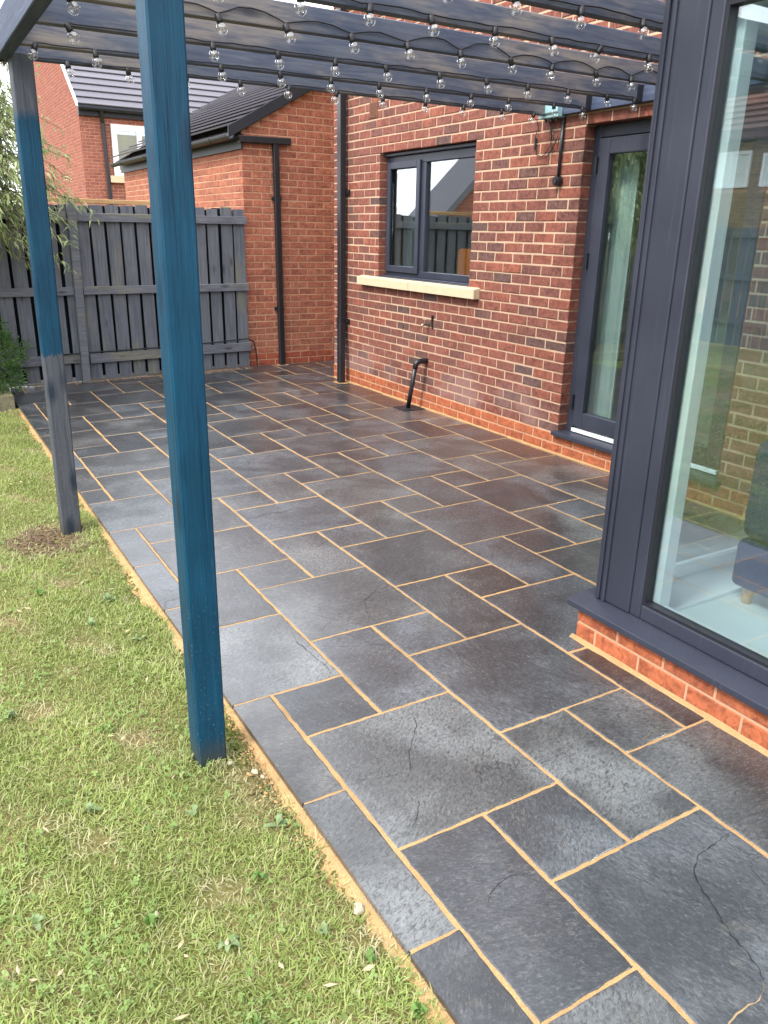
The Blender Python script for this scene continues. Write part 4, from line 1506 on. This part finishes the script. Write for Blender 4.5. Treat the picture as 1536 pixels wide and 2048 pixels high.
rp.prism([(2 * ridge_y - NY + .25, NE - .25 * RP + .05), (ridge_y, NE + 4.2 * RP + .05), (ridge_y, NE + 4.2 * RP + .10), (2 * ridge_y - NY + .25, NE - .25 * RP + .10)], 'x', NX0 - .05, NX1 + .1)
nro = rp.build('roof', M['tile'], nb)
fixnormals(nro.data)
cn, sn = math.cos(R(38)), math.sin(R(38))
ey, ez2 = NY - .30, NE - .25 * RP + .10
for i in range(17):
    t0, t1 = i * .30, i * .30 + .33
    p0, p1 = (ey + t0 * cn, ez2 + t0 * sn), (ey + t1 * cn, ez2 + t1 * sn)
    q = lambda p, d: (p[0] - sn * d, p[1] + cn * d)
    fixnormals(MB().prism([q(p0, .035), q(p1, -.004), q(p1, .014), q(p0, .060)], 'x', NX0 - .06, NX1 + .1).build('tile_course', M['tile'], nro).data)
MB().prism([(ey - .02, ez2 - .03), (ridge_y, NE + 4.2 * RP + .02), (ridge_y, NE + 4.2 * RP + .16), (ey - .02, ez2 + .07)], 'x', NX0 - .10, NX0 - .062).build('verge_trim', M['white'], nro)
MB().box(NX0 - .02, NY - .13, NE - .30, NX1, NY - .002, NE - .02).build('fascia', M['gutter'], nro)
MB().tube([(NX0 - .05, NY - .26, NE - .12), (NX1, NY - .26, NE - .12)], .07, 10).build('gutter', M['gutter'], nro)
wn_ = MB()
y_ = NY - .10
for (a, b, c_) in ((NWIN[0], NWIN[0] + .13, 0), (NWIN[0] + .64, NWIN[0] + .76, .141), (NWIN[1] - .13, NWIN[1], 0)):
    wn_.box(a, y_, NWIN[2] + c_, b, y_ + .1, NWIN[3] - c_)
wn_.box(NWIN[0] + .131, y_, NWIN[3] - .14, NWIN[1] - .131, y_ + .1, NWIN[3] - .001).box(NWIN[0] + .131, y_ + .001, NWIN[2], NWIN[1] - .131, y_ + .1, NWIN[2] + .13)
nwin = wn_.build('window', M['white'], nb)
MB().box(NWIN[0] + .1, y_ + .05, NWIN[2] + .1, NWIN[1] - .1, y_ + .06, NWIN[3] - .1).build('pane', M['glass'], nwin)
MB().box(NWIN[0] + .1, y_ + .075, NWIN[2] + .1, NWIN[1] - .1, y_ + .09, NWIN[3] - .1).build('blind', M['curtain'], nwin)
MB().box(NWIN[0] - .12, NY - .13, NWIN[2] - .17, NWIN[1] + .12, NY + .05, NWIN[2] - .005).build('stone_sill', M['stone'], nwin)
ndp = MB().tube([(NX0 + .62, NY - .06, .5), (NX0 + .56, NY - .06, NE - .45), (NX0 + .52, NY - .22, NE - .16)], .05, 8).build('downpipe', M['black'], nb)

# buff house on the other side of the garden, mirrored in the conservatory glass
bh = thing('buff_house', 'buff brick house with brown tiled roof mirrored in the conservatory glass', 'house', (-12, 12, 0))
bc = MB()
bc.prism([(-12.008, -.2), (-20, -.2), (-20, 3.9), (-16, 6.6), (-12.008, 3.9)], 'y', 6.0, 19.0)
bw = bc.build('wall', M['mortar_garage'], bh)
fixnormals(bw.data)
BW = [(12.35, 13.35, 2.72, 3.48), (10.4, 12.05, 2.72, 3.40), (8.2, 9.2, 2.72, 3.48)]
brs = lay(6.1, 18.9, .5, 43, [(a, b, c - .05, d) for a, b, c, d in BW], shift=6.1)
bm_ = MB()
for (a, b, z) in brs:
    bm_.box(-12.01, a, z - .034, -11.995, b, z + .034)
o = bm_.build('brickwork', M['buff_brick'], bw)
o['kind'] = 'stuff'
for (a, b, c, d) in BW:
    wf = MB().box(-12.0, a, c, -11.94, b, c + .07).box(-12.0, a, d - .07, -11.94, b, d).box(-12, a, c + .071, -11.94, a + .07, d - .071).box(-12, b - .07, c + .071, -11.94, b, d - .071).box(-12, (a + b) / 2 - .04, c + .071, -11.941, (a + b) / 2 + .04, d - .071).build('window', M['white'], bh)
    MB().box(-11.985, a + .06, c + .06, -11.975, b - .06, d - .06).build('pane', M['curtain'], wf)
bro = MB().prism([(-11.7, 3.70), (-16, 6.62), (-20.3, 3.7), (-20.3, 3.85), (-16, 6.8), (-11.7, 3.85)], 'y', 5.8, 19.2).build('roof', M['tile_brown'], bh)
fixnormals(bro.data)
a_ = math.atan2(2.95, 4.3)
for i in range(18):
    t0, t1 = i * .28, i * .28 + .31
    p0, p1 = (-11.68 - t0 * math.cos(a_), 3.85 + t0 * math.sin(a_)), (-11.68 - t1 * math.cos(a_), 3.85 + t1 * math.sin(a_))
    fixnormals(MB().prism([(p0[0], p0[1]), (p1[0], p1[1] - .02), (p1[0], p1[1] + .005), (p0[0] + .02, p0[1] + .05)], 'y', 5.78, 19.22).build('tile_course', M['tile_brown'], bro).data)
# gable end mirrored in the kitchen window
gh = thing('outbuilding', 'small brick gable beyond the fence mirrored in the kitchen window', 'outbuilding', (-3.5, 15, 0))
ghc = MB().prism([(-1.35, -.2), (-1.35, 1.75), (-3.3, 3.6), (-5.25, 1.75), (-5.25, -.2)], 'y', 15.008, 16.1)
gwl = ghc.build('wall', M['mortar_garage'], gh)
fixnormals(gwl.data)
place_bricks(lay(-5.25, -1.35, 1.0, 32, [], top=lambda z: (-5.25 + max(0, z - 1.72) / .95, -1.35 - max(0, z - 1.72) / .95)), 'y', 15.0, M['far_brick'], gwl, 0, flat=True)
o = MB().prism([(-1.1, 1.53), (-3.3, 3.62), (-5.5, 1.53), (-5.5, 1.70), (-3.3, 3.80), (-1.1, 1.70)], 'y', 14.85, 16.2).build('roof', M['tile'], gh)
fixnormals(o.data)
# side fence closing the lawn, seen only in reflections
sfn = thing('side_fence', 'dark board fence mirrored in the conservatory glass below the buff house', 'fence', (-7, 3, 0))
yy_ = -7.5
while yy_ < 9.0:
    MB().box(-7.02, yy_, -.04, -7.0, yy_ + .135, 1.8 + random.uniform(-.01, .01)).build('board', M['fence'], sfn)
    yy_ += .165
for z_ in (.3, 1.0, 1.65):
    MB().box(-6.999, -7.5, z_, -6.96, 9.0, z_ + .08).build('rail', M['fence_rail'], sfn)

# ------------------------------------------------------------------ raised bed, shrub, tree
bed = thing('raised_bed', 'weathered timber sleeper edging at the patio corner by the fence', 'raised bed', (.5, 8.6, -.04))
MB().bar((.715, 8.13, .03), (.715, 9.12, .03), .125, .16, .006).build('sleeper', M['sleeper'], bed)
MB().bar((.650, 8.185, .015), (-2.4, 8.185, .015), .10, .13, .006).build('sleeper', M['sleeper'], bed)
MB().box(-2.4, 8.236, -.05, .652, 9.08, .035).build('soil', M['bark'], bed)


def leaves_mesh(centres, dirs, length, width, cols, droop=0.35):
    """leaf = 2 quads folded along the midrib and bent; arrays"""
    n = len(centres)
    d = dirs / np.linalg.norm(dirs, axis=1, keepdims=True)
    up = np.tile(np.array([0., 0., 1.]), (n, 1)) + rng.normal(0, .45, (n, 3))
    s = np.cross(d, up)
    s /= np.linalg.norm(s, axis=1, keepdims=True) + 1e-9
    nrm = np.cross(s, d)
    L = (length * rng.uniform(.7, 1.25, n))[:, None]
    Wd = (width * rng.uniform(.75, 1.25, n))[:, None]
    p0 = centres
    pm = centres + d * L * .5
    pe = centres + d * L - np.array([0, 0, 1.]) * L * droop
    V = np.stack([p0, pm + s * Wd * .5 + nrm * Wd * .12, pm - s * Wd * .5 + nrm * Wd * .12, pm, pe], 1).reshape(-1, 3)
    b = np.arange(n)[:, None] * 5
    F = np.concatenate([b + np.array([[0, 1, 3]]), b + np.array([[0, 3, 2]]), b + np.array([[1, 4, 3]]), b + np.array([[3, 4, 2]])], 0)
    return V, F, np.repeat(cols, 5, axis=0)


# willow-leaved tree by the bed
tree = thing('willow_tree', 'pale green narrow leaved tree overhanging the fence', 'tree', (.07, 8.65, .03))
MB().tube([(.07, 8.65, .0), (.09, 8.63, .5), (.12, 8.6, 1.0), (.17, 8.55, 1.5), (.18, 8.53, 2.3), (.17, 8.5, 3.4)], [.075, .065, .055, .045, .032, .012], 10).build('trunk', M['bark'], tree, True)
twigs = MB()
C, D, K = [], [], []
rt = random.Random(5)
for i in range(620):
    a = rt.uniform(0, 2 * math.pi)
    z0_ = rt.uniform(1.7, 3.3)
    st = Vector((.18, 8.53, z0_))
    reach = rt.uniform(.5, 1.35) * (1.15 - abs(z0_ - 2.1) * .42)
    if math.cos(a) > .2: reach *= 1.05
    dirv = Vector((math.cos(a), math.sin(a) * .75, rt.uniform(.1, .6)))
    pts_ = [st]
    n_ = 9
    for k in range(1, n_ + 1):
        t = k / n_
        p = st + dirv * reach * t + Vector((0, 0, -.55 * reach * t * t)) + Vector((rt.gauss(0, .02), rt.gauss(0, .02), rt.gauss(0, .02)))
        pts_.append(p)
    twigs.tube(pts_, [.011 - .009 * k / n_ for k in range(n_ + 1)], 5)
    for k in range(2, n_):
        seg = pts_[k + 1] - pts_[k]
        for _ in range(12):
            t = rt.random()
            C.append(pts_[k] + seg * t + Vector((rt.gauss(0, .025), rt.gauss(0, .025), rt.gauss(0, .025))))
            dd = seg.normalized() * .7 + Vector((rt.gauss(0, .6), rt.gauss(0, .6), rt.gauss(-.1, .45)))
            D.append(dd)
twigs.build('branches', M['bark'], tree)
C, D = np.array(C), np.array(D)
tn = len(C)
h_ = rng.uniform(0, 1, tn)[:, None]
cols = np.array([[.20, .27, .09]]) * (1 - h_) + np.array([[.44, .49, .26]]) * h_
V, F, cc_ = leaves_mesh(C, D, .085, .019, cols)
cr = bigmesh('crown', V, F, 3, M['leaf'], tree, cc_)

# second tree further left, mirrored in the door glass
tree2 = thing('garden_tree', 'green leafy tree on the lawn mirrored in the door glass', 'tree', (-2.9, 9.8, LAWN_Z))
MB().tube([(-2.9, 9.8, -.1), (-2.88, 9.8, .8), (-2.92, 9.85, 1.6), (-2.9, 9.8, 2.6)], [.09, .075, .06, .03], 9).build('trunk', M['bark'], tree2, True)
n2 = 9000
d_ = rng.normal(0, 1, (n2, 3))
d_ /= np.linalg.norm(d_, axis=1, keepdims=True)
cl = rng.normal(0, 1, (60, 3))
cl = cl / np.linalg.norm(cl, axis=1, keepdims=True) * rng.uniform(.4, 1.0, (60, 1)) * np.array([1.3, 1.3, 1.2]) + np.array([-2.9, 9.8, 2.6])
cen = cl[rng.integers(0, 60, n2)] + d_ * rng.uniform(.05, .42, (n2, 1))
h_ = rng.uniform(0, 1, n2)[:, None]
V, F, cc_ = leaves_mesh(cen, d_ + np.array([0, 0, -.4]), .11, .030, np.array([[.045, .085, .022]]) * (1 - h_) + np.array([[.110, .160, .045]]) * h_)
bigmesh('crown', V, F, 3, M['leaf'], tree2, cc_)

shrub = thing('shrub', 'small bright green rounded shrub in the raised bed', 'shrub', (.50, 8.62, .03))
MB().tube([(.50, 8.62, .02), (.5, 8.6, .2), (.47, 8.6, .45)], [.022, .018, .008], 7).build('stem', M['bark'], shrub)
n3 = 6500
d_ = rng.normal(0, 1, (n3, 3))
d_ /= np.linalg.norm(d_, axis=1, keepdims=True)
rr_ = rng.uniform(.55, 1.0, n3) ** .6
lump = 1 + .16 * np.sin(d_[:, 0] * 7 + 1) * np.sin(d_[:, 1] * 6) + .10 * np.sin(d_[:, 2] * 9)
cen = np.array([.57, 8.62, .38]) + d_ * (rr_ * lump)[:, None] * np.array([.42, .44, .40])
cen[:, 2] = np.maximum(cen[:, 2], .06)
h_ = rng.uniform(0, 1, n3)[:, None]
V, F, cc_ = leaves_mesh(cen, d_ + np.array([0, 0, .5]) + rng.normal(0, .5, (n3, 3)), .036, .017, np.array([[.045, .110, .028]]) * (1 - h_) + np.array([[.115, .215, .055]]) * h_, .1)
bigmesh('foliage', V, F, 3, M['leaf'], shrub, cc_)

# ------------------------------------------------------------------ grass, clover, weeds
def bare(x, y):
    """0..1, how bare the ground is"""
    b = np.exp(-(((x - .50) / .20) ** 2 + ((y - 4.50) / .26) ** 2) ** 2) * 1.0
    b = np.maximum(b, np.exp(-(((x - .72) / .06) ** 2 + ((y - 2.05) / .20) ** 2)) * .9)
    b = np.maximum(b, np.clip((x - (EDGE_X - .030 - .016 * np.sin(y * 5) - .018 * np.sin(y * 13 + 1) - .012 * np.sin(y * 41))) / .05, 0, 1))
    pn = np.sin(x * 11 + 3) * np.sin(y * 8.3 + 1) + .6 * np.sin(x * 23 + y * 17) + .4 * np.sin(y * 31 - x * 9)
    b = np.maximum(b, np.clip((pn - .6) * .9, 0, .78))
    return b


def make_grass(n, x0, x1, y0, y1, near):
    x = rng.uniform(x0, x1, n)
    y = y0 + (y1 - y0) * rng.uniform(0, 1, n) ** (1.35 if near else 1)
    keep = rng.uniform(0, 1, n) > bare(x, y)
    keep &= ~((np.abs(x - .655) < .05) & (np.abs(y - 2.208) < .05))
    keep &= ~((np.abs(x - .64) < .052) & (np.abs(y - 4.58) < .052))
    x, y = x[keep], y[keep]
    n = len(x)
    z = lawn_h(x, y) - .004
    clump = .5 + .5 * np.sin(x * 9.1 + 2.0 * np.sin(y * 4)) * np.sin(y * 7.7 + x * 3)
    ln = rng.uniform(.014, .038, n) * np.where(rng.uniform(0, 1, n) < .06, 1.7, 1.0) * (.85 + .3 * clump) * (1 + 1.1 * np.exp(-(((x - .655) / .075) ** 2 + ((y - 2.2) / .075) ** 2)))
    wd = rng.uniform(.0010, .0023, n) * (1.0 if near else 2.2)
    az = rng.uniform(0, 2 * np.pi, n) + .6 * np.sin(y * 6 + x * 5)
    le = rng.uniform(.35, 1.25, n)                       # lean
    dx_, dy_ = np.cos(az), np.sin(az)
    sx, sy = -dy_, dx_
    P = np.zeros((n, 7, 3))
    for k, (t, wf) in enumerate(((0, 1.0), (.5, .9), (.85, .5), (1.0, 0))):
        h = ln * t
        out = h * np.sin(le * (.5 + .8 * t))
        up = h * np.cos(le * (.5 + .8 * t))
        cx_, cy_, cz_ = x + dx_ * out, y + dy_ * out, z + up
        if k < 3:
            P[:, 2 * k] = np.stack([cx_ + sx * wd * wf, cy_ + sy * wd * wf, cz_], 1)
            P[:, 2 * k + 1] = np.stack([cx_ - sx * wd * wf, cy_ - sy * wd * wf, cz_], 1)
        else:
            P[:, 6] = np.stack([cx_, cy_, cz_], 1)
    b = np.arange(n)[:, None] * 7
    F = np.concatenate([b + np.array([[0, 1, 3]]), b + np.array([[0, 3, 2]]), b + np.array([[2, 3, 5]]), b + np.array([[2, 5, 4]]), b + np.array([[4, 5, 6]])], 0)
    r = rng.uniform(0, 1, n)
    dry = np.clip(bare(x, y) * 1.2 + (rng.uniform(0, 1, n) < .13) * .8, 0, 1)[:, None]
    g1 = np.array([[.205, .270, .062]])
    g2 = np.array([[.385, .440, .145]])
    c = g1 * (1 - r[:, None]) + g2 * r[:, None]
    c = c * (.82 + .3 * clump[:, None])
    c = c * (1 - dry * .8) + np.array([[.52, .46, .29]]) * dry * .8
    return P.reshape(-1, 3), F, np.repeat(c, 7, axis=0)


V, F, cc_ = make_grass(170000, -.30, EDGE_X - .005, .55, 8.08, True)
o = bigmesh('grass', V, F, 3, M['leaf'], None, cc_)
tag(o, 'short yellow green mown grass beside the patio', 'grass', None, 'stuff')
V, F, cc_ = make_grass(60000, -6.9, -.28, .0, 8.05, False)
o = bigmesh('grass', V, F, 3, M['leaf'], None, cc_)
tag(o, 'rougher grass further across the lawn', 'grass', None, 'stuff')

# clover and small round leaves in drifts
nc_ = 3800
px_ = rng.uniform(-.25, EDGE_X - .02, nc_ * 3)
py_ = .7 + 5.2 * rng.uniform(0, 1, nc_ * 3) ** 1.3
den = np.clip(np.sin(px_ * 6.3 + 1.2) * np.sin(py_ * 4.4 + .6) + .55 * np.sin(px_ * 14 - py_ * 9), 0, 1)
kp = (rng.uniform(0, 1, nc_ * 3) < den * .45 + .06) & (bare(px_, py_) < .5)
kp &= ~((np.abs(px_ - .655) < .055) & (np.abs(py_ - 2.208) < .055))
px_, py_ = px_[kp][:nc_], py_[kp][:nc_]
n_ = len(px_)
pz_ = lawn_h(px_, py_) + rng.uniform(.012, .030, n_)
Vs, Fs, Cs = [], [], []
base_az = rng.uniform(0, 2 * np.pi, n_)
tx, ty = rng.normal(0, .35, n_), rng.normal(0, .35, n_)
rad = rng.uniform(.0030, .0062, n_)
tint = rng.uniform(0, 1, n_)[:, None]
ccl = np.array([[.160, .260, .065]]) * (1 - tint) + np.array([[.290, .390, .130]]) * tint
for q in range(3):
    a = base_az + q * 2.094
    ca_, sa2 = np.cos(a), np.sin(a)
    P = []
    for (f, s) in ((0, 0), (.7, .62), (1.55, .68), (1.75, 0), (1.55, -.68), (.7, -.62)):
        lx, ly = rad * (f * ca_ - s * sa2), rad * (f * sa2 + s * ca_)
        P.append(np.stack([px_ + lx, py_ + ly, pz_ + lx * tx + ly * ty + abs(s) * rad * .25], 1))
    P = np.stack(P, 1)
    off = q * n_ * 6
    b = np.arange(n_)[:, None] * 6 + off
    Vs.append(P.reshape(-1, 3))
    Fs.append(np.concatenate([b + np.array([[0, 1, 2, 3]]), b + np.array([[0, 3, 4, 5]])], 0))
    Cs.append(np.repeat(ccl, 6, axis=0))
o = bigmesh('clover', np.concatenate(Vs), np.concatenate(Fs), 4, M['leaf'], None, np.concatenate(Cs))
tag(o, 'drifts of clover leaves growing through the lawn', 'clover', None, 'stuff')


def weed(x, y, n, ln, wd, seed, pale):
    r = random.Random(seed)
    mb, cl_ = MB(), []
    z = float(lawn_h(x, y)) + .006
    for i in range(n):
        a = r.uniform(0, 2 * math.pi)
        L = ln * r.uniform(.35, 1.0) * .62
        d = Vector((math.cos(a), math.sin(a), 0))
        s = Vector((-d.y, d.x, 0))
        rise = r.uniform(.006, .034)
        vs = []
        m = 7
        for k in range(m + 1):
            t = k / m
            w = wd * .6 * math.sin(math.pi * min(1, .06 + t * .94)) ** .7 * (1 + .25 * math.sin(k * 2.6 + seed))
            if k == m: w = 0.0005
            c = Vector((x, y, z)) + d * L * t + Vector((0, 0, rise * math.sin(math.pi * t * .8)))
            vs += [c + s * w + Vector((0, 0, w * .3)), c, c - s * w + Vector((0, 0, w * .3))]
        fs = []
        for k in range(m):
            o_ = k * 3
            fs += [(o_, o_ + 1, o_ + 4, o_ + 3), (o_ + 1, o_ + 2, o_ + 5, o_ + 4)]
        mb.add(vs, fs)
        g_ = r.uniform(.8, 1.2)
        base = (.24 * g_, .32 * g_, .15 * g_) if pale else (.13 * g_, .23 * g_, .055 * g_)
        cl_ += [base] * len(vs)
    me = mb.mesh('weed', M['leaf'], True)
    at = me.color_attributes.new('tint', 'FLOAT_COLOR', 'POINT')
    at.data.foreach_set('color', np.array([(*c, 1) for c in cl_], np.float32).ravel())
    return link('weed', me)


WEEDS = [(.72, 1.78, 7, .075, .014, 1), (.60, 1.62, 6, .06, .013, 0), (.66, 1.36, 6, .055, .014, 1), (.45, 1.45, 7, .06, .014, 1), (.30, 1.60, 6, .055, .013, 0),
         (.52, 1.95, 6, .06, .013, 1), (.25, 2.1, 7, .065, .014, 1), (.76, 1.06, 6, .060, .018, 0), (.62, 3.55, 7, .075, .018, 1), (.50, 3.35, 6, .07, .018, 1),
         (.66, 3.10, 6, .07, .016, 1), (.35, 3.75, 6, .07, .016, 0), (.10, 2.75, 7, .07, .016, 1), (.38, 2.5, 6, .06, .014, 0), (.20, 4.2, 7, .085, .02, 0), (.72, 1.24, 5, .05, .013, 0), (.05, 1.75, 6, .06, .014, 1), (.42, 1.22, 6, .055, .013, 0)]
DESC = ['beside the foot of the near blue post', 'in the grass below the near blue post', 'close to the sandy patio edge', 'in open grass well left of the paving', 'in the lower part of the lawn', 'just behind the near post foot', 'far out in the lawn', 'overlapping the lowest visible patio edge', 'between the two posts beside the paving', 'between the two posts out in the grass', 'against the sandy edge between the posts', 'in front of the bare soil patch', 'at the outer edge of the lawn in view', 'midway between the two posts', 'at the corner of the bare soil patch', 'small one on the sand near the bottom', 'at the outer lower edge of the lawn', 'lowest on the lawn away from the paving']
for i, (x, y, n, ln, wd, p) in enumerate(WEEDS):
    o = weed(x, y, max(3, n - 2), ln, wd, 40 + i, p)
    tag(o, ('pale grey green' if p else 'fresh green') + ' weed rosette ' + DESC[i], 'weed', 'broad leaved weeds in the lawn')

# bark chips round the far post
ch_ = MB()
for i in range(520):
    a, rr2 = random.uniform(0, 6.283), random.random() ** .6
    rr2 *= 1 + .35 * math.sin(a * 3 + 1) * math.sin(a * 2)
    x, y = .48 + .22 * rr2 * math.cos(a), 4.50 + .27 * rr2 * math.sin(a)
    if abs(x - .64) < .05 and abs(y - 4.58) < .05: continue
    z = float(lawn_h(x, y)) + random.uniform(.000, .004)
    l_, w_, t_ = random.uniform(.006, .020), random.uniform(.004, .009), random.uniform(-.4, .4)
    b_ = random.uniform(0, 6.283)
    d, s = Vector((math.cos(b_), math.sin(b_), t_)), Vector((-math.sin(b_), math.cos(b_), random.uniform(-.3, .3)))
    c = Vector((x, y, z))
    up_ = Vector((0, 0, .003))
    ch_.add([c - d * l_ - s * w_, c + d * l_ - s * w_, c + d * l_ * .8 + s * w_, c - d * l_ * .9 + s * w_, c + up_], [(0, 1, 4), (1, 2, 4), (2, 3, 4), (3, 0, 4)])
o = ch_.build('bark_chips', M['chips'])
tag(o, 'brown bark chips on the bare patch round the far post', 'bark chips', None, 'stuff')

# crumbs of soil and sand along the ragged edge
def crumbs(n, xa, spread, mat, name, label, cat, smin, smax):
    mb = MB()
    for i in range(n):
        y = random.uniform(.9, 8.0) if random.random() < .45 else random.uniform(.95, 2.6)
        x = xa - abs(random.gauss(0, spread)) + .012 * math.sin(y * 9)
        if x > EDGE_X - .004: continue
        z = -.030 + random.uniform(0, .006)
        s_ = random.uniform(smin, smax) * random.choice((.5, .7, 1, 1.4))
        a = random.uniform(0, 6.283)
        ring = [(x + s_ * random.uniform(.7, 1.2) * math.cos(a + t), y + s_ * random.uniform(.7, 1.2) * math.sin(a + t), z) for t in (0, 1.25, 2.5, 3.75, 5.0)]
        mb.add(ring + [(x + random.uniform(-.3, .3) * s_, y + random.uniform(-.3, .3) * s_, z + s_ * random.uniform(.5, 1.1))], [(k, (k + 1) % 5, 5) for k in range(5)])
    o = mb.build(name, mat)
    tag(o, label, cat, None, 'stuff')
crumbs(1500, .800, .030, M['sand'], 'sand_crumbs', 'loose sand crumbs spilled along the lawn edge of the patio', 'sand', .002, .006)
crumbs(1300, .778, .028, M['soil'], 'soil_crumbs', 'dark soil crumbs along the worn lawn edge', 'soil', .003, .008)
lf = MB()
for i in range(60):
    x, y = random.uniform(-.2, .78), .9 + 5.5 * random.random() ** 1.4
    if abs(x - .655) < .07 and abs(y - 2.2) < .08: continue
    z = float(lawn_h(x, y)) + random.uniform(.012, .030)
    a, L_, w_ = random.uniform(0, 6.283), random.uniform(.008, .022), random.uniform(.003, .007)
    d, s_ = Vector((math.cos(a), math.sin(a), random.uniform(-.25, .25))), Vector((-math.sin(a), math.cos(a), random.uniform(-.4, .4)))
    c = Vector((x, y, z))
    lf.add([c - d * L_, c - s_ * w_ - d * L_ * .2, c + d * L_, c + s_ * w_, c + Vector((0, 0, w_ * .5))], [(0, 1, 4), (1, 2, 4), (2, 3, 4), (3, 0, 4)])
o = lf.build('leaf_litter', M['litter'])
tag(o, 'scattered pale dry leaf scraps lying in the grass', 'leaf litter', None, 'stuff')

# pebbles lying on the sand shoulder
def pebble(x, y, s, seed, label):
    r = random.Random(seed)
    v, f = sphere(1, 9, 6)
    vs = []
    for (a, b, c) in v:
        k = 1 + .22 * math.sin(a * 4 + seed) * math.cos(b * 3 + seed) + r.uniform(-.07, .07)
        vs.append((a * s * k * 1.2, b * s * k * .9, c * s * k * .75))
    me = MB().add(vs, f).mesh('pebble', M['pebble'])
    o = link('pebble', me)
    o.location = (x, y, -.030 + s * .6)
    o.rotation_euler = (0, 0, r.uniform(0, 3))
    tag(o, label, 'pebble', 'pale stones along the patio edge')
pebble(.778, 1.385, .017, 1, 'largest cream stone lying against the patio edge')
pebble(.752, 2.035, .011, 2, 'cream stone on the sand just beyond the near post')
pebble(.765, 2.005, .007, 3, 'smaller chip beside the cream stone near the post')
pebble(.700, 2.120, .008, 4, 'flat pale chip touching the foot of the near post')
pebble(.66, 1.18, .009, 5, 'pale stone in the grass low down near the edge')
pebble(.32, 1.63, .008, 6, 'small white stone out in the open grass')

for o in list(bpy.data.objects):
    if '_w' in o: del o['_w']
print('slabs', nslab, 'objects', len(bpy.data.objects), 'tris', sum(len(m.polygons) for m in bpy.data.meshes))
